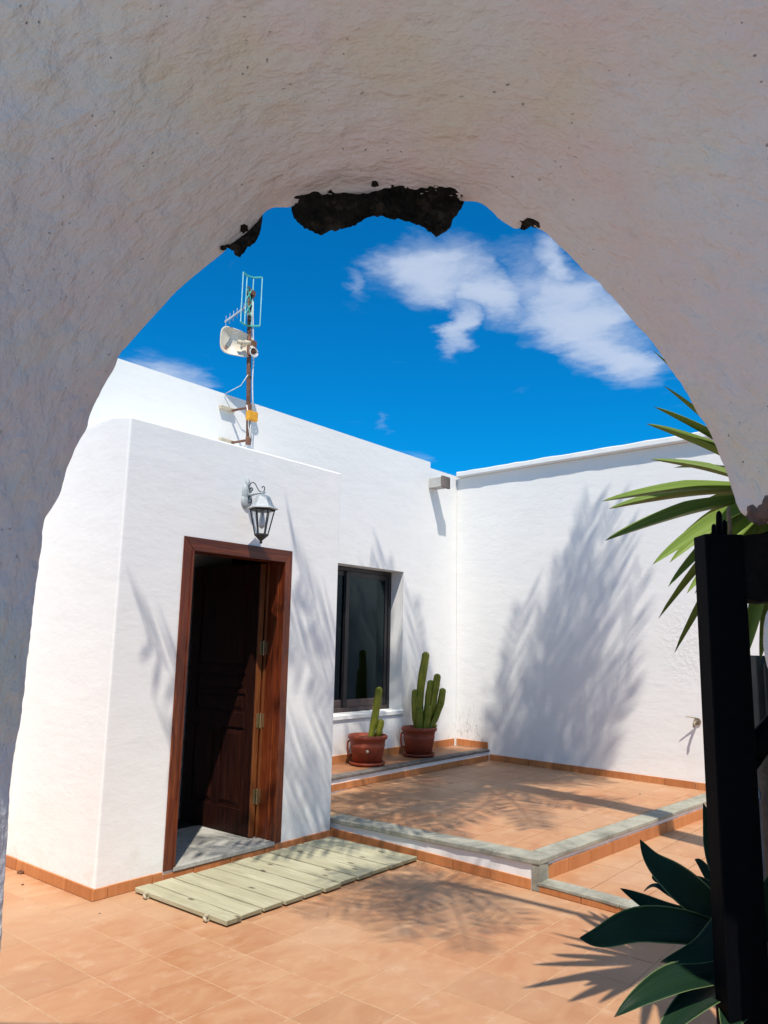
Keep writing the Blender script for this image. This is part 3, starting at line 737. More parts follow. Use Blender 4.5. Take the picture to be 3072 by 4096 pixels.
# waterspout and the stained block beside it
sp = empty('drain_spout', (7.5, 5.3, 3.5)); C.objects.unlink(sp); bpy.data.objects.remove(sp)
bm = bmesh.new(); SY0, SY1 = 5.115, 5.295
box(bm, 7.405, 7.425, SY0, SY1, 3.345, 3.465); box(bm, 7.525, 7.545, SY0, SY1, 3.345, 3.465); box(bm, 7.426, 7.524, SY0, SY1, 3.345, 3.365)
spo = bobj('drain_spout', bm, m_concrete('pale_concrete', (0.42, 0.41, 0.38), (0.52, 0.51, 0.48)), house, False, 0.004, 1)
mkbox('drain_spout_end', 7.395, 7.555, SY0 - .03, SY0 - .001, 3.335, 3.475, STONE_D, house, 0.003, 1)
# skirting above the ledge
skirting(house, (4.69, 5.30), (7.985, 5.30), lambda x, y: 0.308, 0.078, start=0.17, side=-1)

# ------------------------------------------------------------------ right-hand wall
RA, RB = Vector((8.025, 5.298)), Vector((7.825, 2.3)); rv = (RB - RA).normalized(); rn = Vector((rv.y, -rv.x))   # rn points into the court
if rn.x > 0: rn = -rn
RE = RA + rv * 7.5
rwall = empty('right_wall', (7.8, 2, 0), 'long white plastered courtyard wall with a projecting coping, to the right of the window', 'wall')
bm = bmesh.new(); a, b = RA + rv * 0.002, RE
def strip(bm, a, b, d0, d1, z0, z1, n=1, wob=0.0):
    rows = []
    for i in range(n + 1):
        p = a + (b - a) * i / n; w1 = random.uniform(-wob, wob); w2 = random.uniform(-wob, wob)
        rows.append([bm.verts.new((*(p + rn * d0), z0)), bm.verts.new((*(p + rn * (d1 + w1)), z0)), bm.verts.new((*(p + rn * (d1 + w1)), z1 + w2)), bm.verts.new((*(p + rn * d0), z1 + w2 * .6))])
    for r0, r1 in zip(rows, rows[1:]):
        for k in range(4): bm.faces.new([r0[k], r0[(k + 1) % 4], r1[(k + 1) % 4], r1[k]])
    bm.faces.new(rows[0][::-1]); bm.faces.new(rows[-1])
strip(bm, a, b, -0.25, 0.0, 0.0, 3.57)
bobj('wall', bm, PLASTER, rwall)
bm = bmesh.new(); strip(bm, a + rv * 0.03, b, -0.28, 0.068, 3.573, 3.642, 60, 0.0045)
bobj('coping', bm, PLASTER, rwall, False, 0.012, 2)
skirting(rwall, tuple(RA + rv * 0.49), tuple(RA + rv * 3.15), lambda x, y: 0.187, 0.066, start=0.22, side=-1)
skirting(rwall, tuple(RA + rv * 0.012), tuple(RA + rv * 0.47), lambda x, y: 0.308, 0.075, start=0.22, side=-1)
skirting(rwall, tuple(RA + rv * 3.16), tuple(RA + rv * 6.5), lambda x, y: 0.052, 0.066, start=0.22, side=-1)

# wall tap on the right wall
tp = RA + rv * 2.90
tap = empty('garden_tap', (tp.x, tp.y, 0.82), 'small corroded garden tap with a lever handle, low on the right wall', 'tap')
def R3(s, d, z): p = RA + rv * s + rn * d; return Vector((p.x, p.y, z))
bm = bmesh.new(); lathe_pts = [R3(2.90, 0.0, .815), R3(2.90, 0.006, .815)]
tube(bm, [R3(2.90, -0.002, .815), R3(2.90, 0.012, .815)], 0.034, 16); bobj('wall_flange', bm, HOSE, tap)
bm = bmesh.new(); tube(bm, [R3(2.90, .012, .815), R3(2.90, .07, .815), R3(2.90, .095, .80), R3(2.90, .10, .765)], [.011, .013, .012, .011], 12); bobj('spout', bm, HOSE, tap, True)
bm = bmesh.new(); tube(bm, [R3(2.90, .055, .82), R3(2.90, .055, .855)], .008, 10); tube(bm, [R3(2.90, .055, .852), R3(2.865, .075, .858), R3(2.82, .10, .862)], [.007, .006, .004], 8); bobj('lever', bm, HOSE, tap)

# ------------------------------------------------------------------ wall lantern
lan = empty('wall_lantern', (3.65, 4.24, 2.5), 'grey metal wall lantern with clear panes and a scrolled bracket above the door', 'lantern')
LXc, LYc = 3.652, 4.060
bm = bmesh.new()
for zz, rr, hh in ((2.490, 0.050, 0.055), (2.55, 0.045, 0.075), (2.62, 0.020, 0.045)):
    rings = []
    for d, s in ((0.0, 1.0), (0.006, 1.0), (0.014, 0.82), (0.020, 0.4)):
        rings.append([bm.verts.new((LXc + rr * s * math.cos(2 * PI * k / 24), 4.238 - d, zz + hh * s * math.sin(2 * PI * k / 24))) for k in range(24)])
    for r0, r1 in zip(rings, rings[1:]):
        for k in range(24): bm.faces.new([r0[k], r0[(k + 1) % 24], r1[(k + 1) % 24], r1[k]])
    bm.faces.new(rings[-1]); 
bobj('back_plate', bm, LMETAL, lan, True)
bm = bmesh.new(); tube(bm, [(LXc, 4.225, 2.536), (LXc, 4.045, 2.536)], 0.0075, 10); tube(bm, [(LXc, 4.222, 2.536), (LXc, 4.165, 2.536)], 0.011, 10); tube(bm, [(LXc, LYc, 2.536), (LXc, LYc, 2.510)], 0.006, 8)
bobj('arm', bm, LMETAL, lan, True)
def spiral(c, r0, r1, a0, a1, n=18): return [(LXc, c[0] + (r0 + (r1 - r0) * i / n) * math.cos(a0 + (a1 - a0) * i / n), c[1] + (r0 + (r1 - r0) * i / n) * math.sin(a0 + (a1 - a0) * i / n)) for i in range(n + 1)]
bm = bmesh.new()
pth = [(LXc, 4.222, 2.573), (LXc, 4.215, 2.603), (LXc, 4.195, 2.622), (LXc, 4.170, 2.624), (LXc, 4.148, 2.608), (LXc, 4.128, 2.580), (LXc, 4.110, 2.558), (LXc, 4.090, 2.545)] + spiral((4.068, 2.568), 0.026, 0.008, -PI / 2 + 0.5 - 0.6, -PI / 2 - 4.4)
tube(bm, pth, 0.0036, 6); tube(bm, spiral((4.188, 2.570), 0.024, 0.006, -PI / 2, PI * 1.6), 0.0045, 6); tube(bm, spiral((4.195, 2.496), 0.032, 0.007, PI / 2, -PI * 1.7), 0.005, 6)
bobj('scroll', bm, LDARK, lan, True)
bm = bmesh.new(); lathe(bm, (LXc, LYc, 0), [(0.012, 2.520), (0.030, 2.518), (0.050, 2.506), (0.062, 2.480), (0.074, 2.452), (0.090, 2.432), (0.112, 2.420), (0.113, 2.416), (0.104, 2.414), (0.02, 2.418)], 6, rot=0.25)
rf = bobj('lantern_roof', bm, LMETAL, lan, False, 0.003, 2)
RT_, RB_, ZT_, ZB_ = 0.086, 0.046, 2.414, 2.236
for k in range(6):
    an = 0.25 + k * PI / 3
    a = Vector((LXc + RT_ * math.cos(an), LYc + RT_ * math.sin(an), ZT_)); b = Vector((LXc + RB_ * math.cos(an), LYc + RB_ * math.sin(an), ZB_))
    bm = bmesh.new(); tube(bm, [a, b], 0.0048, 6); bobj('frame_bar', bm, LDARK, lan)
    an2 = an + PI / 3; f = 0.97
    P4 = [(LXc + f * r * math.cos(q), LYc + f * r * math.sin(q), z) for r, q, z in ((RB_, an, ZB_), (RB_, an2, ZB_), (RT_, an2, ZT_), (RT_, an, ZT_))]
    mobj('glass_pane', P4, [(0, 1, 2, 3)], LGLASS, lan, False)
bm = bmesh.new(); lathe(bm, (LXc, LYc, 0), [(0.084, 2.413), (0.088, 2.406), (0.080, 2.402), (0.02, 2.403)], 6, rot=.25); bobj('top_ring', bm, LDARK, lan)
bm = bmesh.new(); lathe(bm, (LXc, LYc, 0), [(0.02, 2.241), (0.052, 2.238), (0.050, 2.228), (0.030, 2.210), (0.012, 2.194), (0.007, 2.186), (0.012, 2.180), (0.006, 2.172), (0.002, 2.166)], 6, rot=.25); bobj('finial', bm, LDARK, lan)
bm = bmesh.new(); lathe(bm, (LXc, LYc, 0), [(0.014, 2.400), (0.014, 2.37), (0.02, 2.345), (0.023, 2.315), (0.02, 2.29), (0.006, 2.277)], 14); bobj('bulb', bm, WHITEP, lan, True)

# ------------------------------------------------------------------ antenna mast
MX, MY = 4.395, 5.12
mast = empty('antenna_mast', (MX, MY, 3.2), 'rusty antenna mast with a cream dish panel and aerials bracketed to the house wall', 'antenna')
def mx(z): return MX + (4.330 - 4.402) * (z - 3.23) / 1.37 + .005
bm = bmesh.new(); tube(bm, [(mx(3.215), MY, 3.215), (mx(3.8) - .004, MY, 3.8), (mx(4.62), MY, 4.62)], 0.0205, 12); bobj('pole', bm, RUST, mast, True)
for bz in (3.535, 3.24):
    x_ = mx(bz)
    bm = bmesh.new(); box(bm, x_ - 0.19, x_ - 0.03, 5.262, 5.2985, bz - 0.018, bz + 0.014); bk = bobj('bracket', bm, CREAM, mast, False, .003, 1)
    bm = bmesh.new(); tube(bm, [(x_ - 0.07, 5.262, bz - .01), (x_ - .03, MY + .03, bz), (x_, MY - .012, bz + .01)], [0.011, 0.012, 0.009], 8); tube(bm, [(x_, MY, bz - .03), (x_, MY, bz + .04)], 0.026, 12); bobj('clamp', bm, RUST, bk)
bm = bmesh.new(); box(bm, mx(3.45) - 0.055, mx(3.45) + 0.05, MY - 0.07, MY - 0.022, 3.415, 3.50); bobj('junction_box', bm, ORANGE, mast, False, 0.006, 2)
def cab(pts, r=0.0065):
    bm = bmesh.new(); tube(bm, pts, r, 6); return bobj('cable', bm, WHITEP, mast, True)
def mp(z, dx, dy): return (mx(z) + dx, MY + dy, z)
cab([mp(4.60, .02, -.02), mp(4.4, .024, -.018), mp(4.15, .02, -.03), mp(3.98, .03, -.025), mp(3.8, .014, -.03), mp(3.65, .022, -.026), mp(3.51, .01, -.05)])
cab([mp(3.40, -.02, -.05), mp(3.30, -.012, -.035), mp(3.23, .015, .01), mp(3.17, .03, .165), mp(2.98, .03, .168)])
cab([mp(3.55, -.05, -.03), mp(3.45, -.045, -.05), mp(3.35, -.03, -.035), mp(3.26, .0, -.03)], .0055)
cab([(mx(3.6) - .14, 5.29, 3.665), (mx(3.7) - .06, MY + .04, 3.74), mp(3.84, -.02, -.01)], .004)
for k in range(3):
    cc = Vector(mp(4.06, 0.0, -.045)); cab([cc + Vector((0.036 * math.cos(q) * (1 + .12 * k), -.010 * k, 0.042 * math.sin(q) - .010 * k)) for q in [2 * PI * i / 14 for i in range(15)]], .0055)
for tz in (4.41, 3.82):
    bm = bmesh.new(); tube(bm, [mp(tz - .010, 0, 0), mp(tz + .010, 0, 0)], 0.0235, 12); bobj('tie', bm, WHITEP if tz > 4 else LDARK, mast)
# cream dished panel turned to the left
dc = Vector((4.235, MY + 0.045, 4.11)); du = Vector((0.965, -0.26, -0.02)).normalized(); dv = Vector((0, 0, 1)); dn = du.cross(dv).normalized()
if dn.y > 0: dn = -dn
bm = bmesh.new(); rings = []; nn = 40
for s in (0.02, 0.25, 0.5, 0.75, 0.93, 1.0):
    rg = []
    for k in range(nn):
        q = 2 * PI * k / nn; cx_, sx_ = math.cos(q), math.sin(q)
        ex = 0.55; px_ = abs(cx_) ** ex * (1 if cx_ > 0 else -1) * 0.162 * s; pz_ = abs(sx_) ** ex * (1 if sx_ > 0 else -1) * (0.122 - 0.014 * (px_ / 0.162)) * s
        rg.append(bm.verts.new(dc + du * px_ + dv * pz_ + dn * (-0.02 + 0.05 * s * s)))
    rings.append(rg)
for r0, r1 in zip(rings, rings[1:]):
    for k in range(nn): bm.faces.new([r0[k], r0[(k + 1) % nn], r1[(k + 1) % nn], r1[k]])
bm.faces.new(rings[0])
back = [[bm.verts.new(v.co - dn * .010) for v in rg] for rg in rings]
for r0, r1 in zip(back, back[1:]):
    for k in range(nn): bm.faces.new([r0[k], r1[k], r1[(k + 1) % nn], r0[(k + 1) % nn]])
bm.faces.new(back[0][::-1])
for k in range(nn): bm.faces.new([rings[-1][k], rings[-1][(k + 1) % nn], back[-1][(k + 1) % nn], back[-1][k]])
DISH, q, b = mat('cream_enamel'); p = pos(q)
cc = q.mix(q.mapr(q.noise(p, 9, 5, .6), .35, .65, 0, 1), (0.74, 0.68, 0.56), (0.80, 0.76, 0.68))
seam = q.mapr(q.vm('DOT_PRODUCT', q.vm('SUBTRACT', p, tuple(dc)), tuple(du)), -.048, -.044, 0, 1)
cc = q.mix(seam, q.mix(1.0, cc, (.93, .90, .84), 'MULTIPLY'), cc)
rs = q.mapr(q.vm('LENGTH', q.vm('SUBTRACT', p, tuple(dc + du * -0.10 + dv * -0.075))), .012, .045, 1, 0)
cc = q.mix(q.math('MULTIPLY', rs, q.mapr(q.noise(p, 70, 4, .7), .40, .52, 0, 1)), cc, (0.38, 0.10, 0.04)); q.t.links.new(cc, b.inputs['Base Color']); setp(b, .5, .4)
dish = bobj('dish', bm, DISH, mast, True)
bm = bmesh.new(); tube(bm, [dc + du * 0.06 + dn * .03, dc + du * 0.06 + dn * .08, dc + du * 0.10 + dn * .10], [.028, .024, .016], 12); obox(bm, dc + du * .02 + dn * .05, du, dv, dn, .025, .016, .016); bobj('feed_horn', bm, CREAM, dish, True)
bm = bmesh.new(); obox(bm, mp(4.10, .02, -.02), (1, 0, 0), (0, 1, 0), (0, 0, 1), .026, .03, .06); bobj('mount', bm, RUST, mast, False, .004, 1)
bm = bmesh.new(); A = Vector((4.06, MY - 0.01, 4.24)); B = Vector((4.34, MY + 0.05, 4.50)); tube(bm, [A, B], 0.010, 8); yg = bobj('yagi_boom', bm, ALUM, mast)
for i in range(6):
    p = A + (B - A) * (0.03 + 0.17 * i); bm = bmesh.new(); tube(bm, [p + Vector((0, 0, -0.044)), p + Vector((0, 0, 0.05))], 0.0042, 6); bobj('element', bm, ALUM, yg)
# tall screen aerial: pale wires between two teal bars, teal bow ties
bars = [(4.205, 0.0), (4.268, 0.02), (4.345, 0.02), (4.405, -0.03)]
for zz0 in (4.285, 4.755):
    bm = bmesh.new(); tube(bm, [Vector((a, MY - .04 + d, zz0 + (.022 if a > 4.38 else (.01 if a > 4.32 else 0)))) for a, d in bars], 0.0085, 6)
    bobj('screen_bar', bm, TEAL, mast, False)
for a, d in bars:
    e = .022 if a > 4.38 else (.01 if a > 4.32 else 0)
    bm = bmesh.new(); tube(bm, [(a, MY - .04 + d, 4.285 + e), (a, MY - .04 + d, 4.755 + e)], 0.0052, 6); bobj('screen_wire', bm, CAGE, mast)
for zc in (4.555, 4.42):
    bm = bmesh.new(); p = Vector((4.262, MY - .07, zc))
    for s in (-1, 1):
        tube(bm, [p, p + Vector((-0.03, 0, .055 * s)), p + Vector((.025, 0, .055 * s)), p], 0.006, 6)
    tube(bm, [p, Vector((4.34, MY, zc + .01))], 0.007, 6); bobj('bow_tie', bm, TEAL, mast)
bm = bmesh.new(); obox(bm, mp(4.61, .005, -.01), (1, .1, 0), (0, 1, 0), (0, 0, 1), .034, .028, .022); tube(bm, [mp(4.645, -.05, -.03), mp(4.63, .05, -.02)], .0065, 6); tube(bm, [mp(4.57, .012, -.04), mp(4.60, .05, .03)], .010, 6); bobj('head_clamp', bm, RUST, mast, False)

# ------------------------------------------------------------------ potted cacti
def pot(cx, cy, R, H, label, button=False):
    z0 = 0.311; t = empty('plant_pot', (cx, cy, z0), label, 'plant pot', 'red plastic pots on the ledge')
    bm = bmesh.new(); lathe(bm, (cx, cy, z0), [(R * .70, .012), (R * .86, H * .60), (R * .89, H * .66), (R * .865, H * .67), (R * .90, H * .84), (R * .955, H * .865), (R * 1.0, H * .90), (R * 1.0, H * .96), (R * .96, H), (R * .88, H), (R * .86, H * .88), (R * .1, H * .87)], 48)
    bobj('pot_body', bm, POT, t, True)
    bm = bmesh.new(); lathe(bm, (cx, cy, z0), [(R * .66, 0), (R * .86, .004), (R * .90, .03), (R * .875, .031), (R * .84, .012), (R * .1, .010)], 48); bobj('saucer', bm, POT, t, True)
    bm = bmesh.new(); lathe(bm, (cx, cy, z0), [(R * .1, H * .885), (R * .85, H * .885), (R * .6, H * .90), (R * .3, H * .915), (.002, H * .91)], 32); bobj('soil', bm, SOIL, t, True)
    for s in (-1,):
        d = (RT * -1).copy(); d.z = 0; d.normalize(); p = Vector((cx, cy, z0)) + d * (R * .88)
        bm = bmesh.new(); tube(bm, [p + Vector((0, 0, H * .80)), p + d * .024 + Vector((0, 0, H * .74)), p + d * .026 + Vector((0, 0, H * .5)), p + d * .012 + Vector((0, 0, H * .30)), p + d * -.02 + Vector((0, 0, H * .28))], .010, 8); bobj('handle', bm, POT, t, True)
    if button:
        d = Vector((-cx, -cy, 0)).normalized(); p = Vector((cx, cy, z0 + H * .50)) + d * (R * .83) ; bm = bmesh.new(); tube(bm, [p - d * .01, p + d * .012], .015, 14); bobj('pale_plug', bm, CREAM, t, True)
    return t
p1 = Vector((6.075, 5.055)); p2 = Vector((6.945, 5.06))
pot(p1.x, p1.y, 0.197, 0.285, 'wide red plastic pot with a pale plug, holding the smaller cactus, under the window', True)
pot(p2.x, p2.y, 0.193, 0.30, 'red plastic pot holding the many stemmed cactus, nearer the corner')
def cstem(t, pts, r, name='stem'):
    """ribbed column along pts"""
    r = r * 1.14; nr = 6; n = nr * 4; bm = bmesh.new(); rings = []; m_ = 16; P = [Vector(p) for p in pts]
    def cur(s):
        f = s * (len(P) - 1); i = min(int(f), len(P) - 2); return P[i].lerp(P[i + 1], f - i)
    for i in range(m_ + 5):
        s = min(i / m_, 1.0); c = cur(s)
        rr = r * (0.80 + 0.2 * min(1, s * 3)) * (1 + .05 * math.sin(s * 14 + r * 90))
        if i > m_: k = (i - m_) / 4.2; c = c + Vector((0, 0, r * math.sin(k * PI / 2))); rr = r * math.cos(k * PI / 2)
        rings.append([bm.verts.new(c + Vector((math.cos(2 * PI * k / n), math.sin(2 * PI * k / n), 0)) * rr * (1.0 - 0.30 * (0.5 - 0.5 * math.cos(2 * PI * k / 4)) )) for k in range(n)])
    for r0, r1 in zip(rings, rings[1:]):
        for k in range(n): bm.faces.new([r0[k], r0[(k + 1) % n], r1[(k + 1) % n], r1[k]])
    bm.faces.new(rings[-1]); bm.faces.new(rings[0][::-1])
    return bobj(name, bm, CACT, t, True)
c1 = empty('potted_cactus', (p1.x, p1.y, .55), 'small green columnar cactus with one tall and one short stem, in front of the window', 'cactus', 'columnar cacti on the ledge')
b0 = Vector((6.125, 5.06, 0.55))
def W(dx, dz, dy=0.0): return Vector((RT.x * dx + FH.x * dy, RT.y * dx + FH.y * dy, dz))
cstem(c1, [b0 + W(.0, 0), b0 + W(.035, .18), b0 + W(.055, .32), b0 + W(.075, .47)], 0.034)
cstem(c1, [b0 + W(.075, 0, .02), b0 + W(.085, .08), b0 + W(.10, .16)], 0.031)
c2 = empty('potted_cactus', (p2.x, p2.y, .55), 'taller green cactus with a clump of seven stems, in the pot nearer the corner', 'cactus', 'columnar cacti on the ledge')
b0 = Vector((6.985, 5.08, 0.565))
for pts, r in (([(.0, 0), (-.01, .3), (.015, .55), (.055, .80)], .039), ([(-.03, 0, .03), (-.055, .2), (-.055, .40)], .034), ([(.04, 0, .04), (.08, .2), (.095, .36), (.115, .50)], .037),
               ([(.07, 0, .06), (.135, .25), (.16, .42), (.185, .57)], .036), ([(.09, 0, -.02), (.16, .12), (.22, .27), (.245, .42)], .034), ([(.0, 0, -.05), (.0, .1, -.05), (-.005, .20, -.05)], .034),
               ([(.05, 0, -.05), (.075, .12, -.05), (.09, .24, -.05)], .034)):
    cstem(c2, [b0 + W(q[0], q[1], q[2] if len(q) > 2 else 0) for q in pts], r)
bm = bmesh.new(); lathe(bm, (7.11, 5.0, 0.565), [(.03, 0), (.045, .02), (.05, .06), (.02, .08)], 12); bobj('offset', bm, CACT, c2, True)

# ------------------------------------------------------------------ wooden duckboard
db = empty('duckboard', (3.75, 3.8, 0), 'pale weathered wooden duckboard doormat lying before the porch door', 'doormat')
edges = [2.893, 3.012, 3.172, 3.328, 3.484, 3.645, 3.806, 3.968, 4.124, 4.300, 4.458, 4.610]
for e0_, e1_ in zip(edges, edges[1:]):
    bm = bmesh.new(); ya, yb = 3.352 + random.uniform(-.016, .016), 4.182 + random.uniform(-.008, .008); dzz = random.uniform(-.002, .003); sk = random.uniform(-.003, .003)
    g = 0.0075; z0, z1 = 0.010, 0.035 + dzz; a, b = e0_ + g, e1_ - g
    rows = []
    for i in range(7):
        t_ = i / 6; y = ya + (yb - ya) * t_; wv = .0012 * math.sin(i * 2.1 + a * 40)
        rows.append([bm.verts.new((a + sk * t_ + wv, y, z0)), bm.verts.new((b + sk * t_ + wv, y, z0)), bm.verts.new((b + sk * t_ + wv, y, z1 + wv)), bm.verts.new((a + sk * t_ + wv, y, z1 - wv))])
    for r0, r1 in zip(rows, rows[1:]):
        for k in range(4): bm.faces.new([r0[k], r0[(k + 1) % 4], r1[(k + 1) % 4], r1[k]])
    bm.faces.new(rows[0][::-1]); bm.faces.new(rows[-1])
    bobj('plank', bm, PLANKW, db, False, 0.004, 2)
ROPE = m_simple('rope', (0.55, 0.50, 0.36), .9, .1, scale=80, bd=.004)
for y in (3.50, 4.05):
    bm = bmesh.new(); tube(bm, [(2.885, y, .006), (4.615, y, .006)], .0055, 6); bobj('rope', bm, ROPE, db)
    bm = bmesh.new(); tube(bm, [(2.878, y - .012, .008), (2.874, y, .022), (2.880, y + .014, .018), (2.884, y + .004, .034), (2.890, y - .006, .03)], .008, 7); bobj('rope_knot', bm, ROPE, db, True)

# ------------------------------------------------------------------ arch wall
FARD, TH = 1.60, 0.66
SIL = [(2, 3912), (18, 3650), (34, 3412), (38, 3300), (46, 3168), (61, 3022), (76, 2960), (91, 2882), (97, 2830), (93, 2800), (107, 2766), (108, 2720), (122, 2595), (134, 2461), (149, 2351), (165, 2241), (177, 2190), (174, 2132),
       (189, 2071), (217, 2034), (250, 1967), (274, 1876), (317, 1778), (354, 1717), (366, 1656), (415, 1558), (463, 1473), (488, 1412), (506, 1398), (560, 1335), (633, 1256), (705, 1175), (777, 1112), (832, 1068), (890, 1024),
       (925, 985), (975, 950), (1015, 915), (1040, 890), (1053, 862), (1085, 839), (1121, 836), (1166, 838), (1230, 815), (1330, 800), (1500, 790), (1680, 795), (1800, 812), (1853, 815), (1885, 812), (1921, 821), (1966, 849), (1993, 885), (2010, 898), (2029, 907), (2061, 926),
       (2110, 905), (2182, 938), (2258, 1014), (2334, 1090), (2410, 1156), (2467, 1222), (2533, 1298), (2609, 1374), (2656, 1450), (2709, 1522), (2756, 1600), (2782, 1652), (2828, 1719), (2870, 1813), (2901, 1896), (2922, 1958),
       (2938, 2010), (2953, 2052), (2987, 2073), (3047, 2092), (3085, 2105), (3118, 2150), (3125, 2380), (3085, 2420), (3056, 2448), (3048, 2497), (3048, 2587), (3056, 2641), (3068, 2686), (3100, 2760), (3125, 2900), (3150, 3300), (3170, 3900)]
def to_lz(p):
    q = at(p[0], p[1], FARD); return (q.dot(LH), q.z)
S2 = [to_lz(p) for p in SIL]
S2 = [(S2[0][0] - .004, -0.06)] + S2 + [(S2[-1][0] + .02, -0.06)]
# resample
A_ = np.array(S2); seg = np.hypot(*np.diff(A_, axis=0).T); cum = np.concatenate([[0], np.cumsum(seg)])
NP_ = 900; tt = np.linspace(0, cum[-1], NP_)
fx, fz = np.interp(tt, cum, A_[:, 0]), np.interp(tt, cum, A_[:, 1])
k3 = np.array([1, 2, 3, 2, 1]) / 9.0
def smooth(a, it):
    a = a.copy()
    for _ in range(it):
        b_ = np.pad(a, 2, mode='edge'); a = np.convolve(b_, k3, 'valid')
    return a
fx, fz = smooth(fx, 1), smooth(fz, 1)
for i in range(NP_):        # ragged render edge
    n_ = noise.noise(Vector((fx[i] * 22, fz[i] * 22, 3))) * .0028 + noise.noise(Vector((fx[i] * 70, fz[i] * 70, 9))) * .0012
    fx[i] += n_; fz[i] += n_ * .7
sx2, sz2 = smooth(fx, 120), smooth(fz, 120)
ZC = 1.5
nx = np.zeros(NP_); nz = np.zeros(NP_); ox_ = np.zeros(NP_); oz_ = np.zeros(NP_)
for i in range(NP_):
    dx, dz = sx2[i], sz2[i] - ZC; AN, BN, EN = (0.80, 1.06, 3.0) if dx < 0 else (0.80 + .45 * min(1, dx / .5), 1.06, 3.0)
    if dz <= 0:
        nx[i], nz[i] = math.copysign(AN, dx), sz2[i]; ox_[i], oz_[i] = math.copysign(3.2, dx), sz2[i]
    else:
        r = 1.0 / ((abs(dx) / AN) ** EN + (abs(dz) / BN) ** EN) ** (1 / EN); nx[i], nz[i] = dx * r, ZC + dz * r
        k = min(3.2 / max(abs(dx), 1e-6), 1.42 / max(dz, 1e-6)); ox_[i], oz_[i] = dx * k, ZC + dz * k
rows = []      # each row: (lat array, z array, D array)
rows.append((ox_, oz_, np.full(NP_, FARD)))
def push(ax, az, r):      # push away from the opening, radially
    d = np.hypot(ax, np.maximum(az - ZC, 0) + 0) + 1e-9
    return ax + ax / d * r, az + np.maximum(az - ZC, 0) / d * r
for s in (0.6, 0.25, 0.10, 0.04):
    rows.append((fx + (ox_ - fx) * s, fz + (oz_ - fz) * s, np.full(NP_, FARD)))
for a in (75, 45, 15):
    a = math.radians(a); r_ = 0.007; ex, ez = push(fx, fz, r_ * math.sin(a) ); rows.append((ex, ez, np.full(NP_, FARD - r_ * (1 - math.sin(a)))))
M = 118
for j in range(M + 1):
    t_ = (j / M); t_ = t_ ** 1.15; e = t_ ** 1.35; hf = math.exp(-t_ * TH / 0.035)
    bx, bz = sx2 + (nx - sx2) * e, sz2 + (nz - sz2) * e
    rows.append((bx + (fx - sx2) * hf, bz + (fz - sz2) * hf, np.full(NP_, FARD - 0.008 - (TH - .008) * t_)))
for a in (25, 50, 75, 90):
    a = math.radians(a); r_ = 0.03; ex, ez = push(nx, nz, r_ * (1 - math.cos(a))); rows.append((ex, ez, np.full(NP_, FARD - TH - r_ * math.sin(a))))
for s in (0.2, 0.6, 1.0): rows.append((nx + (ox_ - nx) * s, nz + (oz_ - nz) * s, np.full(NP_, FARD - TH - .03)))
rows.append(rows[0])
verts = []; i0, i1 = 8, 8 + M
lh, fh = np.array(LH), np.array(FH)
for ri, (a, z, D) in enumerate(rows):
    for i in range(NP_):
        L_, Z_, D_ = a[i], z[i], D[i]
        if i0 <= ri <= i1:
            am = min(1.0, (ri - i0) / 10.0)
            p = Vector((L_ * 1.0, D_, Z_))
            n_ = (noise.noise(p * 4.0) * .010 + noise.noise(p * 11) * .0042 + noise.noise(p * 26) * .0030) * am
            dx, dz = L_, max(Z_ - ZC, 0); dl = math.hypot(dx, dz) + 1e-6; L_ += dx / dl * n_; Z_ += dz / dl * n_
        verts.append((lh[0] * L_ + fh[0] * D_, lh[1] * L_ + fh[1] * D_, Z_))
faces = []
for r in range(len(rows) - 1):
    for i in range(NP_ - 1):
        a = r * NP_ + i; faces.append((a, a + 1, a + NP_ + 1, a + NP_))
arch = empty('arch_wall', tuple(loc(0, 1.4, 0)), 'thick rough plastered garden wall with the archway framing the view', 'archway')
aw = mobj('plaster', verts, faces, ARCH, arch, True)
bmt = bmesh.new(); bmt.from_mesh(aw.data); bmesh.ops.recalc_face_normals(bmt, faces=bmt.faces); bmt.to_mesh(aw.data); bmt.free()

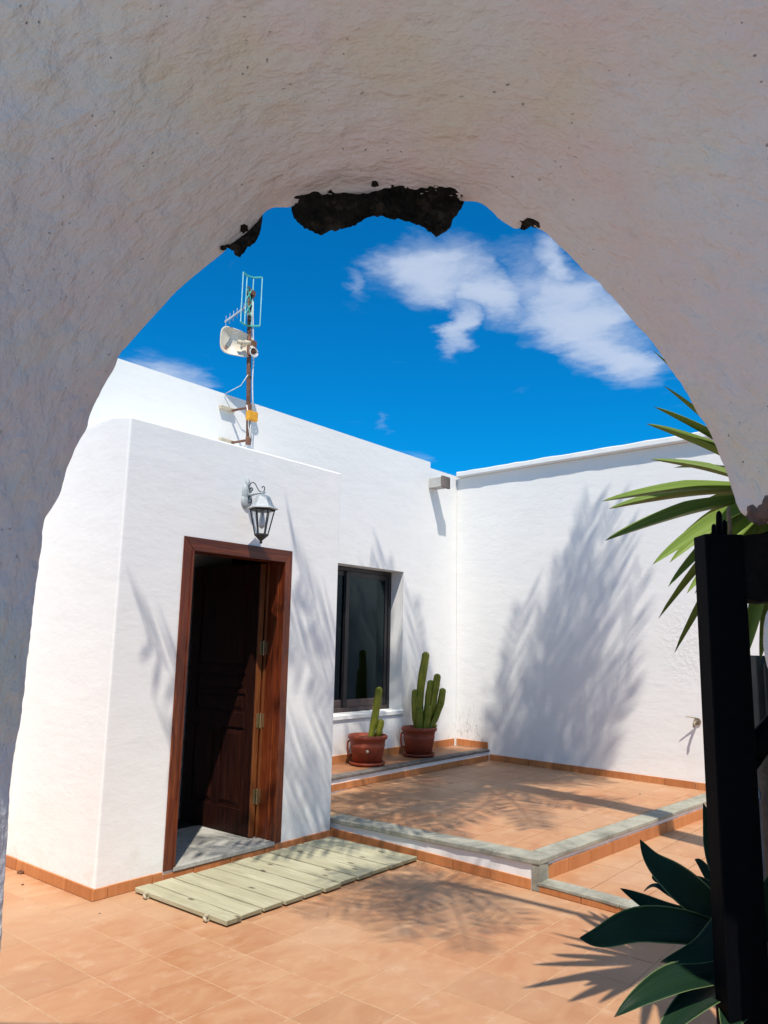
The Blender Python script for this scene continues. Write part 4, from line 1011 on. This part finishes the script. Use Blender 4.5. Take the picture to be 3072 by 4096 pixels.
from mathutils.bvhtree import BVHTree
_bv = BVHTree.FromPolygons(verts, faces)
def rockpiece(top, bot, D0, D1, name='exposed_stone', n=90, m_=26, amp=0.008, seed=0, mt=ROCK, hang=0.012):
    """lump of bare stone standing proud of the broken plaster at the far edge of the soffit, closed at the back"""
    bx = [p[0] for p in bot]; by = [p[1] for p in bot]; tx = [p[0] for p in top]; ty = [p[1] for p in top]
    xs = np.linspace(bx[0], bx[-1], n); V = []
    for j in range(m_ + 1):
        t_ = j / m_
        for i, x in enumerate(xs):
            e = i / (n - 1)
            y0_ = np.interp(x, tx, ty); y1_ = np.interp(x, bx, by); y = y0_ + (y1_ - y0_) * t_
            xx = x + 9 * noise.noise(Vector((y * .03, seed, e * 9))) * (1 if .04 < e < .96 else .3)
            r = ray(xx, y); hit = _bv.ray_cast(CAMP, r.normalized(), 3.0)
            D = hit[0].dot(FH) if hit[0] is not None else D1
            if D > D1 or D < 1.0: D = D1
            rim = min(1, min(e, 1 - e) * 9, t_ * 4.0)
            rim = rim - .25 + .25 * noise.noise(Vector((x * .03, y * .03, seed)))
            tb = noise.fractal(at(xx, y, D) * 38 + Vector((seed, 0, 0)), 1.0, 2.0, 4)
            offs = hang * rim + amp * tb * (.4 + .6 * max(rim, 0))
            if t_ > .85: offs *= .3
            p = at(xx, y, D - offs)
            V.append(p + Vector((0, 0, noise.noise(p * 120 + Vector((seed, 3, 1))) * amp * .4)))
    for i in range(n):      # go up behind
        V.append(V[m_ * n + i] + Vector((0, 0, .02)) + FH * .02)
    for i in range(n): V.append(V[m_ * n + i] + Vector((0, 0, .13)) + FH * (.012))
    for i in range(n): V.append(V[i] + Vector((0, 0, .10)))
    F = []
    R_ = m_ + 4
    for j in range(R_ - 1):
        for i in range(n - 1):
            a = j * n + i; F.append((a, a + 1, a + n + 1, a + n))
    for i in range(n - 1): F.append((i, i + 1, (R_ - 1) * n + i + 1, (R_ - 1) * n + i))
    F.append(tuple(j * n for j in range(R_))); F.append(tuple(j * n + n - 1 for j in range(R_))[::-1])
    o = mobj(name, V, F, mt, arch, True)
    b_ = bmesh.new(); b_.from_mesh(o.data); bmesh.ops.recalc_face_normals(b_, faces=b_.faces); b_.to_mesh(o.data); b_.free()
    return o
rockpiece([(1166, 800), (1175, 785), (1215, 770), (1290, 752), (1400, 765), (1470, 770), (1540, 742), (1570, 728), (1640, 745), (1740, 742), (1800, 740), (1830, 760), (1856, 785)],
          [(1166, 845), (1178, 875), (1202, 904), (1240, 925), (1284, 940), (1342, 921), (1415, 903), (1469, 871), (1523, 867), (1577, 878), (1641, 889), (1686, 903), (1713, 925), (1749, 946), (1785, 930), (1803, 905), (1808, 880), (1840, 840), (1856, 812)], 1.47, 1.585, n=150, m_=36, amp=.014, hang=.016)
rockpiece([(1488, 722), (1500, 720), (1512, 726)], [(1486, 745), (1500, 750), (1514, 744)], 1.4, 1.585, n=10, m_=6, amp=.003, seed=21, hang=.006)
rockpiece([(880, 985), (892, 980), (905, 984)], [(880, 998), (892, 1002), (905, 998)], 1.4, 1.585, n=10, m_=6, amp=.003, seed=23, hang=.006)
rockpiece([(960, 900), (975, 892), (992, 902)], [(960, 925), (975, 935), (992, 922)], 1.4, 1.585, n=12, m_=6, amp=.004, seed=25, hang=.006)
rockpiece([(893, 984), (930, 965), (965, 940), (1000, 935), (1020, 880), (1038, 870)], [(893, 990), (904, 990), (930, 1000), (963, 1034), (985, 992), (1005, 982), (1021, 976), (1036, 930), (1042, 895)], 1.545, 1.590, n=60, m_=20, amp=.012, seed=5, hang=.006)
rockpiece([(2085, 878), (2110, 868), (2140, 876), (2158, 893)], [(2078, 915), (2095, 922), (2120, 906), (2140, 910), (2160, 912)], 1.565, 1.592, n=30, m_=12, amp=.006, seed=9, hang=.006)
BROWNST = m_simple('brown_stone', (0.17, 0.12, 0.105), 0.95, .1, scale=22, col2=(0.07, 0.05, 0.045), bd=.012)
rockpiece([(2990, 2030), (3010, 2020), (3030, 2035), (3060, 1990), (3100, 1960)], [(2988, 2072), (3010, 2090), (3040, 2102), (3072, 2092), (3100, 2100)], 1.50, 1.585, n=40, m_=16, amp=.009, seed=15, mt=BROWNST, hang=.005)

# ------------------------------------------------------------------ gate post, lock beam, brace
gate = empty('garden_gate', tuple(loc(.81, 1.85, 0)), 'black painted gate post with bolts and a diagonal brace at the right of the archway', 'gate')
PD = 1.85
bm = bmesh.new(); obox(bm, loc(0.813, PD, 0.85), LH, FH, (0, 0, 1), 0.047, 0.035, 0.922); post = bobj('post', bm, BLACK, gate, False, .004, 2)
bm = bmesh.new(); obox(bm, loc(0.862, PD + .012, 0.80), LH, FH, (0, 0, 1), 0.004, 0.03, 0.80); bobj('post_flange', bm, BLACK, gate, False, .001, 1)
def pin(px0, px1, ytop, ybot, D, nm, mt, round_=True):
    a = at((px0 + px1) / 2, ybot, D); b = at((px0 + px1) / 2, ytop, D); r_ = (px1 - px0) / 2 / FPX * D * 1.0
    bm = bmesh.new(); tube(bm, [a, a.lerp(b, .5), a.lerp(b, .9), b, b + (b - a).normalized() * r_ * .6], [r_, r_, r_ * .95, r_ * .75, r_ * .2], 14); return bobj(nm, bm, mt, gate, True)
pin(2864, 2888, 2050, 2160, PD, 'bolt', BLACK); pin(2846, 2864, 2100, 2160, PD - .01, 'bolt', BLACK); pin(2888, 2908, 2085, 2160, PD + .015, 'bolt', BLACK)
# charred timber beam end to the right of the post
V = []; F = []; n = 26
topx = [(2945, 2147), (3000, 2142), (3040, 2132), (3072, 2120), (3200, 2110)]; botx = [(2966, 2385), (2985, 2398), (3010, 2402), (3032, 2410), (3060, 2405), (3200, 2400)]
for j in range(12):
    for i in range(n):
        u = i / (n - 1); x = 2945 + 255 * u; xb = 2966 + 234 * u
        a = at(x, np.interp(x, *zip(*topx)), PD - .03); b = at(xb, np.interp(xb, *zip(*botx)), PD - .03)
        p = a.lerp(b, j / 11); w_ = noise.noise(p * 40) * .006
        V.append(p + FH * w_ + Vector((0, 0, w_)))
k0 = len(V)
for q in range(k0): V.append(V[q] + FH * .10)
for s, base in ((1, 0), (-1, k0)):
    for j in range(11):
        for i in range(n - 1):
            a = base + j * n + i; F.append((a, a + 1, a + n + 1, a + n)[::s])
for i in range(n - 1): F.append((i, i + 1, k0 + i + 1, k0 + i)); F.append((11 * n + i, 11 * n + i + 1, k0 + 11 * n + i + 1, k0 + 11 * n + i))
for j in range(11): F.append((j * n, (j + 1) * n, k0 + (j + 1) * n, k0 + j * n)); F.append((j * n + n - 1, (j + 1) * n + n - 1, k0 + (j + 1) * n + n - 1, k0 + j * n + n - 1))
beam = mobj('timber_beam', V, F, BLACK2, gate, False)
bm = bmesh.new()
pa, pb_ = at(3000, 3010, PD), at(3130, 2860, PD + .02); tube(bm, [pa, pb_], .026, 8); bobj('brace', bm, BLACK, gate, True)
bm = bmesh.new(); hexpts = [at(3000, 2880, PD), at(3012, 2935, PD), at(3030, 2968, PD), at(3052, 2960, PD), at(3090, 2935, PD), at(3090, 2990, PD), at(3010, 3107, PD)]
f0 = [bm.verts.new(p) for p in hexpts]; f1 = [bm.verts.new(p + FH * .02) for p in hexpts]
bm.faces.new(f0); bm.faces.new(f1[::-1])
for i in range(len(f0)): bm.faces.new([f0[i], f0[(i + 1) % len(f0)], f1[(i + 1) % len(f0)], f1[i]])
bobj('brace_plate', bm, BLACK, gate, False)
# lower right: dark board of the gate
bm = bmesh.new(); obox(bm, loc(1.00, PD + .03, 0.32), LH, FH, (0, 0, 1), .13, .02, .34); bobj('lower_board', bm, BLACK2, gate, False, .004, 1)
# dry twig standing on the post
tw = [at(2925, 2165, PD + .04), at(2921, 2110, PD + .04), at(2916, 2060, PD + .045), at(2914, 2025, PD + .05)]
bm = bmesh.new(); tube(bm, tw, [.0055, .0045, .0055, .003], 7); tag(bobj('dry_twig', bm, TWIG, None, True), 'thin dry brown twig standing up behind the top of the black gate post', 'twig')

# ------------------------------------------------------------------ things glimpsed at the far right edge
cb = at(3040, 2790, 3.4)
cabinet = empty('metal_cabinet', (cb.x, cb.y, .05), 'dark green grey metal cabinet behind the gate at the right edge', 'cabinet')
bm = bmesh.new(); tl, br_ = at(2982, 2622, 3.4), at(3005, 2872, 3.4)
ce = loc(tl.dot(LH) + .17, 3.45, (tl.z + 0.05) / 2); obox(bm, ce, LH, FH, (0, 0, 1), .17, .14, (tl.z - .05) / 2 ); 
bobj('body', bm, GREENBOX, cabinet, False, .004, 1)
bm = bmesh.new(); obox(bm, loc(tl.dot(LH) + .17, 3.295, (tl.z + .05) / 2), LH, FH, (0, 0, 1), .145, .008, (tl.z - .05) / 2 - .03); bobj('door', bm, GREENBOX, cabinet, False, .003, 1)

ct = at(3078, 2930, 2.55)
stump = empty('cut_trunk', (ct.x, ct.y, 0), 'rough straw coloured top of a cut trunk behind the gate brace at the right edge', 'tree stump')
bm = bmesh.new(); tube(bm, [(ct.x, ct.y, -.02), (ct.x, ct.y, ct.z - .06)], .036, 14); bobj('trunk', bm, BARK, stump, True)
bm = bmesh.new(); bmesh.ops.create_icosphere(bm, subdivisions=4, radius=.045)
for v in bm.verts: v.co *= 1 + .35 * noise.noise(v.co * 60) ; v.co += ct + Vector((0, 0, -.03))
bobj('frayed_top', bm, STRAW, stump)
# ------------------------------------------------------------------ leaves
def blade(name, pts, width, up, mt, parent, prof=None, fold=0.25, nseg=14, curl=0.0, thick=0.0, ncr=2, vee=1.3):
    """leaf through pts (bezier-like polyline), V folded; prof(t)->relative half width; UV u across, v along"""
    P = [Vector(p) for p in pts]
    def cur(s):      # Catmull-Rom
        f = s * (len(P) - 1); i = min(int(f), len(P) - 2); t = f - i
        p0 = P[max(i - 1, 0)]; p1_, p2_ = P[i], P[i + 1]; p3 = P[min(i + 2, len(P) - 1)]
        return 0.5 * ((2 * p1_) + (p2_ - p0) * t + (2 * p0 - 5 * p1_ + 4 * p2_ - p3) * t * t + (3 * p1_ - p0 - 3 * p2_ + p3) * t ** 3)
    prof = prof or (lambda t: min(1, 0.55 + 1.5 * t) * (1 - t ** 2.2))
    up = Vector(up).normalized(); V = []; UV = []; W_ = 2 * ncr + 1
    for k in range(nseg + 1):
        s = k / nseg; c = cur(s); d = (cur(min(s + .02, 1)) - cur(max(s - .02, 0))).normalized()
        side = d.cross(up).normalized(); nrm = side.cross(d).normalized(); hw_ = width / 2 * max(prof(s), 0.02)
        for m_ in range(W_):
            x = (m_ - ncr) / ncr; V.append(c + side * (x * hw_) + nrm * (abs(x) ** vee * hw_ * fold - curl * hw_ * x * x)); UV.append(((x + 1) / 2, s))
    F = [(k * W_ + m_, k * W_ + m_ + 1, (k + 1) * W_ + m_ + 1, (k + 1) * W_ + m_) for k in range(nseg) for m_ in range(W_ - 1)]
    n0 = len(V)
    if thick > 0:
        for k in range(nseg + 1):
            s = k / nseg; d = (cur(min(s + .02, 1)) - cur(max(s - .02, 0))).normalized(); side = d.cross(up).normalized(); nrm = side.cross(d).normalized()
            for m_ in range(W_):
                x = (m_ - ncr) / ncr; V.append(V[k * W_ + m_] - nrm * (thick * (1 - x * x * .9) * (1 - s * .8))); UV.append(((x + 1) / 2, s))
        F += [tuple(n0 + q for q in f[::-1]) for f in F[:]]
        for k in range(nseg):
            for m_ in (0, W_ - 1):
                a, b_ = k * W_ + m_, (k + 1) * W_ + m_; F.append((a, b_, b_ + n0, a + n0))
    me = bpy.data.meshes.new(name); me.from_pydata([tuple(v) for v in V], [], F); me.update()
    uvl = me.uv_layers.new(name='UVMap')
    for lp in me.loops: uvl.data[lp.index].uv = UV[lp.vertex_index]
    me.materials.append(mt)
    return link(name, me, parent, True)

# ------------------------------------------------------------------ yucca tree right of the archway
HD = 2.8; head = at(3135, 1965, HD)
yb = loc(2.05, 3.25, 0.04)
yuc = empty('yucca_tree', tuple(yb), 'spiky green yucca tree reaching in from the right behind the archway', 'yucca tree')
bm = bmesh.new(); tube(bm, [yb, yb + Vector((0, 0, .7)), loc(1.85, 3.1, 1.3), head + LH * .12 + Vector((0, 0, -.2)), head], [.14, .11, .09, .07, .06], 12); bobj('trunk', bm, BARK, yuc, True)
yprof = lambda t: min(1.0, 0.45 + 1.1 * t) * (1 - max(0, (t - .45) / .55) ** 1.5) ** 0.9
tips = [((2612, 1402), 3.05, .030), ((2655, 1543), 2.8, .034), ((2733, 1607), 3.2, .036), ((2616, 1628), 2.9, .046), ((2585, 1696), 2.95, .050), ((2602, 1838), 3.15, .042), ((2408, 2006), 2.75, .052), ((2436, 2036), 3.0, .050),
        ((2421, 2163), 2.85, .056), ((2612, 2258), 2.75, .054), ((2680, 2250), 2.9, .050), ((2674, 2347), 3.0, .046), ((2748, 2374), 2.8, .040), ((2792, 2460), 3.05, .034), ((2986, 2625), 2.9, .052), ((3040, 2640), 3.1, .045), ((2900, 2240), 3.3, .05)]
for (px, py), D, wd in tips:
    tip = at(px, py, D - .2); v = tip - head; base = head + v.normalized() * .06 + Vector((0, 0, random.uniform(-.03, .03)))
    mid = base.lerp(tip, .5) + Vector((0, 0, .02 * v.length))
    side_tilt = random.uniform(-.25, .25)
    up = Vector((0, 0, 1)) - FH * (.52 + side_tilt * .8)
    blade('leaf', [base, mid, tip], wd * 1.32, up, YUC, yuc, yprof, fold=random.uniform(.9, 1.15), nseg=16, vee=1.05)
rnd = random.Random(3)
def rosette(parent, c, n, L, wd, mt, rnd, dmin=-0.9, avoid=True, sag=.12, lab='leaf'):
    for i in range(n):
        az = i * 2.39996 + rnd.uniform(-.2, .2); el = math.asin(max(-.95, min(.97, dmin + (0.97 - dmin) * ((i + .5) / n))))
        d = Vector((math.cos(az) * math.cos(el), math.sin(az) * math.cos(el), math.sin(el)))
        if avoid and d.dot(LH) < -0.45 and d.z < .80 and d.dot(FH) > -.85: continue      # those are the traced leaves
        l = L * rnd.uniform(.8, 1.08); tip = c + d * l + Vector((0, 0, -sag * l * math.cos(el)))
        blade(lab, [c + d * .05, c + d * l * .5, tip], wd * rnd.uniform(.8, 1.1), (0, 0, 1) if abs(d.z) < .9 else LH, mt, parent, yprof, .5, 8)
rosette(yuc, head, 130, .74, .075, YUC, rnd)
# ------------------------------------------------------------------ agave at the foot of the post
AD = 2.15; ac = at(3010, 3830, AD)
agv = empty('agave_plant', (ac.x, ac.y, 0), 'dark green broad leaved agave behind the black gate post at the lower right', 'agave')
bm = bmesh.new(); tube(bm, [(ac.x, ac.y, -.01), (ac.x + .02, ac.y, ac.z * .5), (ac.x, ac.y, ac.z + .05)], [.07, .06, .05], 12); bobj('stem', bm, BARK, agv, True)
aprof = lambda t: (0.50 + 0.50 * math.sin(min(t / .42, 1) * PI / 2)) * max(0, 1 - max(0, (t - .42) / .58) ** 1.35) ** 1.05
AL = [  # points (px,py,D), width m, up, fold
    ([(3010, 3800, 2.15), (2800, 3720, 2.05), (2560, 3700, 2.0), (2395, 3752, 1.98), (2318, 3752, 1.97)], .088, Vector((0, 0, 1)) - FH * 1.3, .22),
    ([(3010, 3800, 2.15), (2850, 3650, 2.10), (2700, 3520, 2.12), (2610, 3440, 2.15), (2560, 3358, 2.18)], .092, None, .25),
    ([(3010, 3810, 2.15), (2860, 3730, 2.1), (2690, 3670, 2.12), (2560, 3600, 2.16), (2480, 3553, 2.18)], .075, Vector((0, 0, 1)) - FH * .8, .35),
    ([(3020, 3780, 2.15), (2925, 3580, 2.2), (2865, 3420, 2.26), (2836, 3300, 2.30), (2813, 3212, 2.32)], .068, None, .35),
    ([(3000, 3850, 2.15), (2870, 3900, 1.98), (2700, 3935, 1.86), (2560, 4000, 1.80), (2458, 4068, 1.78)], .080, Vector((0, 0, 1)) - FH * .5, .55),
    ([(3000, 3880, 2.15), (2880, 3960, 1.95), (2780, 4020, 1.86), (2680, 4110, 1.80), (2600, 4200, 1.78)], .085, (0, 0, 1), .35),
    ([(3000, 3780, 2.2), (2850, 3660, 2.24), (2700, 3590, 2.3), (2620, 3545, 2.33), (2575, 3565, 2.34)], .075, (0, 0, 1), .3),
    ([(3010, 3760, 2.2), (2880, 3620, 2.26), (2800, 3540, 2.32), (2640, 3520, 2.36), (2610, 3500, 2.38)], .05, None, .3),
    ([(3010, 3800, 2.15), (2930, 3620, 2.30), (2850, 3520, 2.36), (2800, 3450, 2.4), (2778, 3438, 2.42)], .04, None, .3),
    ([(3010, 3830, 2.15), (3090, 3650, 2.1), (3150, 3500, 2.1), (3190, 3380, 2.1)], .10, None, .3),
    ([(3010, 3850, 2.15), (3120, 3900, 2.0), (3250, 3960, 1.9)], .10, (0, 0, 1), .3),
    ([(3000, 3870, 2.15), (2960, 4000, 1.9), (2900, 4150, 1.78)], .10, (0, 0, 1), .3),
    ([(3010, 3830, 2.15), (2960, 3700, 2.05), (2820, 3800, 1.95), (2640, 3850, 1.92)], .09, Vector((0, 0, 1)) - FH * .9, .25),
]
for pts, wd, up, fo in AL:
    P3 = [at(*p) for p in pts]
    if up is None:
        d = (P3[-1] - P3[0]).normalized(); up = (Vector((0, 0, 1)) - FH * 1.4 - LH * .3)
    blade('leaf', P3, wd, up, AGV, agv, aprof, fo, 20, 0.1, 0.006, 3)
for (a, b_) in (((2950, 3660, 2.2), (2786, 3552, 2.3)), ((2960, 3680, 2.2), (2800, 3590, 2.25)), ((2830, 3655, 2.1), (2872, 3600, 2.3)), ((2960, 3640, 2.2), (2850, 3610, 2.3))):
    p, r_ = at(*a), at(*b_); blade('grass_blade', [p, p.lerp(r_, .5) + Vector((0, 0, .01)), r_], .013, (0, 0, 1), AGV, agv, yprof, .4, 8)
bm = bmesh.new(); tube(bm, [at(2760, 3990, 1.95), at(2700, 4010, 1.95), at(2690, 4040, 1.95), at(2700, 4060, 1.95), at(2730, 4120, 1.95)], .004, 6); bobj('dry_tendril', bm, TWIG, agv, True)

# blue-grey pot at the very edge, and straw lying on the beam behind
bp = at(3105, 3400, 2.75)
tpot = empty('ceramic_pot', (bp.x, bp.y, 0.052), 'blue grey glazed ceramic pot cut by the right edge behind the gate', 'plant pot')
zt2 = at(3060, 3180, 2.75).z
bm = bmesh.new(); lathe(bm, (bp.x, bp.y, 0), [(.07, .05), (.11, .10), (.13, zt2 * .55), (.115, zt2 * .85), (.10, zt2 - .03), (.12, zt2 - .01), (.118, zt2), (.09, zt2), (.08, zt2 - .05), (.01, zt2 - .06)], 40); bobj('pot_body', bm, BLUEPOT, tpot, True)
# ------------------------------------------------------------------ leaning palm out of view (its shade is what the photograph shows)
sunh = Vector((SUND.x, SUND.y, 0)).normalized(); UU = Vector((sunh.y, -sunh.x, 0)); VV = UU.cross(SUND)
if VV.z < 0: VV = -VV
def from_uv(u, v, D):
    """point whose sun-projected coordinates are u,v and whose distance along the sun heading is D"""
    z = (v - D * VV.dot(sunh)) / VV.z + 1.5
    return UU * u + sunh * D + Vector((0, 0, z))
TV = sunh * 0.6 + Vector((0, 0, (1 - VV.dot(sunh) * 0.6) / VV.z))       # crown tilt: one unit of v in the sun's view
def frond(parent, c, du_, dv_, ll, seed, sp=.042, wl=.014, sag=.22, rw=.016):
    """feather frond from c to c + du_*UU + dv_*TV with its leaflets, one mesh"""
    r_ = random.Random(seed); V = []; F = []; UV = []
    tip = UU * du_ + TV * dv_; L = tip.length; perp = (UU * -dv_ + TV * du_).normalized(); nrm = tip.normalized().cross(perp).normalized()
    bend = r_.uniform(-.16, .16) * L
    cur = lambda s_: c + tip * s_ + perp * (bend * 4 * s_ * (1 - s_)) + nrm * (sag * L * s_ * (1 - s_))
    n = 12
    for k in range(n + 1):
        s_ = k / n; p = cur(s_); w_ = rw * (1 - s_) + .003
        for q in (perp * w_, nrm * w_, perp * -w_, nrm * -w_): V.append(p + q); UV.append((.5, .3))
    for k in range(n):
        for m_ in range(4): a = k * 4 + m_; b_ = k * 4 + (m_ + 1) % 4; F.append((a, b_, b_ + 4, a + 4))
    nl = int(L * .9 / sp)
    for i in range(nl):
        s_ = .10 + .90 * i / nl; p = cur(s_); t_ = (cur(min(1, s_ + .02)) - cur(s_ - .02)).normalized()
        for sd in (-1, 1):
            if r_.random() < .12: continue
            l = ll * (math.sin(PI * min(1, .22 + s_ * .62)) * .9 + .12) * r_.uniform(.8, 1.1)
            d = (t_ * r_.uniform(.55, .95) + perp * sd + nrm * r_.uniform(-.45, .1)).normalized(); w_ = t_ * wl; b = len(V)
            V.extend([p - w_ * .6, p + w_ * .6, p + d * l * .5 + w_, p + d * l, p + d * l * .5 - w_]); UV.extend([(.4, .2), (.6, .2), (.6, .6), (.5, .9), (.4, .6)])
            F.append((b, b + 1, b + 2, b + 3, b + 4))
    me = bpy.data.meshes.new('frond'); me.from_pydata([tuple(v) for v in V], [], F); me.update(); uvl = me.uv_layers.new(name='UVMap')
    for lp in me.loops: uvl.data[lp.index].uv = UV[lp.vertex_index]
    me.materials.append(PALMF); return link('frond', me, parent)
def palm(cu, cv, D, bu, bD, label, r0, tips, ll, seed, **kw):
    c = from_uv(cu, cv, D); b0_ = from_uv(bu, 0, bD); b0_.z = -.02
    pl_ = empty('palm_tree', (b0_.x, b0_.y, 0), label, 'palm tree', 'palm trees shading the courtyard')
    bm = bmesh.new(); pts = []
    for i in range(13):
        t_ = i / 12; u_ = bu + (cu - bu) * (t_ ** 2.0); b_ = b0_.lerp(c, t_); pts.append(Vector((0, 0, b_.z)) + sunh * b_.dot(sunh) + UU * u_)
    tube(bm, pts, [r0 * (1.4 - .5 * min(1, i / 6)) for i in range(13)], 14); bobj('trunk', bm, BARK, pl_, True)
    for k, (tu, tv) in enumerate(tips): frond(pl_, c, tu - cu, tv - cv, ll, seed + k, **kw)
palm(1.60, 5.95, 4.0, 3.6, 3.6, 'tall feathery palm out of view whose crown shades the walls and the terrace', .15,
     [(3.00, 7.62), (2.62, 7.78), (2.25, 7.82), (3.22, 7.10), (3.12, 6.62), (1.95, 7.60), (1.25, 7.70), (0.95, 7.88), (0.62, 7.75), (0.40, 7.50), (0.05, 7.15), (0.15, 6.70), (-0.30, 5.45), (-0.42, 5.10), (-0.32, 4.75),
      (-0.12, 4.45), (0.35, 4.30), (0.95, 4.15), (1.55, 4.35), (2.85, 7.45), (2.95, 6.85), (2.45, 7.60), (2.75, 7.15), (2.35, 7.15), (2.80, 7.72), (2.95, 7.25), (2.55, 7.45), (3.05, 7.42), (2.70, 6.70), (2.85, 7.80), (2.15, 7.35), (2.85, 6.10), (2.6, 5.25), (2.2, 4.95), (-1.15, 4.32), (0.90, 7.00), (1.30, 7.20), (0.50, 6.70), (1.62, 7.05), (1.95, 6.95), (0.70, 7.30), (1.10, 6.50), (2.30, 6.60), (0.40, 6.10), (0.60, 5.20), (0.35, 5.60), (0.20, 6.40), (0.60, 6.60), (1.00, 6.90), (1.40, 7.25), (0.80, 6.75), (0.30, 6.90), (1.15, 7.40), (-0.98, 4.10)], .37, 40)
palm(0.78, 3.72, 2.35, 2.9, 1.9, 'slender palm out of view whose crown shades the paving beside the duckboard', .03,
     [(0.20, 3.10), (0.45, 2.85), (0.00, 3.45), (0.10, 3.85), (0.75, 2.75), (1.10, 3.05), (1.15, 3.75), (0.45, 4.15), (1.05, 3.40), (-.10, 3.20), (.55, 3.05), (.30, 3.60), (.95, 4.05), (.20, 3.90), (.60, 4.20), (.35, 3.25), (.95, 2.95), (-.02, 3.70), (.60, 2.90)], .27, 90, sp=.045, wl=.0085, rw=.006)

# ------------------------------------------------------------------ litter and small marks on the paving
def crumb(name, x, y, z, s, mt, label, cat, group=None):
    bm = bmesh.new(); bmesh.ops.create_icosphere(bm, subdivisions=2, radius=s)
    for v in bm.verts: v.co *= 1 + .45 * noise.noise(v.co * (2.2 / s) + Vector((x * 9, y * 9, 0))); v.co.z *= .45
    for v in bm.verts: v.co += Vector((x, y, z + s * .28))
    tag(bobj(name, bm, mt, None, False), label, cat, group)
def gz(px, py, z): r = ray(px, py); return CAMP + r * ((z - 1.5) / r.z)
q = gz(88, 3493, 0); crumb('dried_leaf', q.x, q.y, 0, .028, DIRT, 'crumpled brown dried leaf on the paving left of the porch corner', 'leaf')
q = gz(90, 3540, 0); crumb('pebble', q.x, q.y, 0, .009, DIRT, 'tiny brown pebble just below the dried leaf at the left edge', 'pebble')
q = gz(398, 3655, 0); crumb('pebble', q.x, q.y, 0, .006, STONE_D, 'tiny dark pebble on the paving in front of the porch corner', 'pebble')
q = gz(1502, 3262, .17); crumb('pebble', q.x, q.y, zt(q.x, q.y) + .004, .009, CREAM, 'tiny white pebble on the terrace tiles near the front edge', 'pebble')
q = gz(1860, 3333, .18); crumb('pebble', q.x, q.y, zt(q.x, q.y) + .004, .008, STONE_D, 'tiny dark pebble on the terrace tiles near the front slab', 'pebble')
q = gz(1517, 3565, 0); crumb('pebble', q.x, q.y, 0, .008, CREAM, 'tiny white pebble on the courtyard paving right of the duckboard', 'pebble')
q = gz(2387, 3470, .05); crumb('pebble', q.x, q.y, .052, .008, CREAM, 'tiny white pebble on the lower terrace tiles', 'pebble')
q = gz(2560, 3180, .18); crumb('pebble', q.x, q.y, zt(q.x, q.y) + .004, .010, STONE_D, 'tiny dark pebble on the terrace near the right wall', 'pebble')
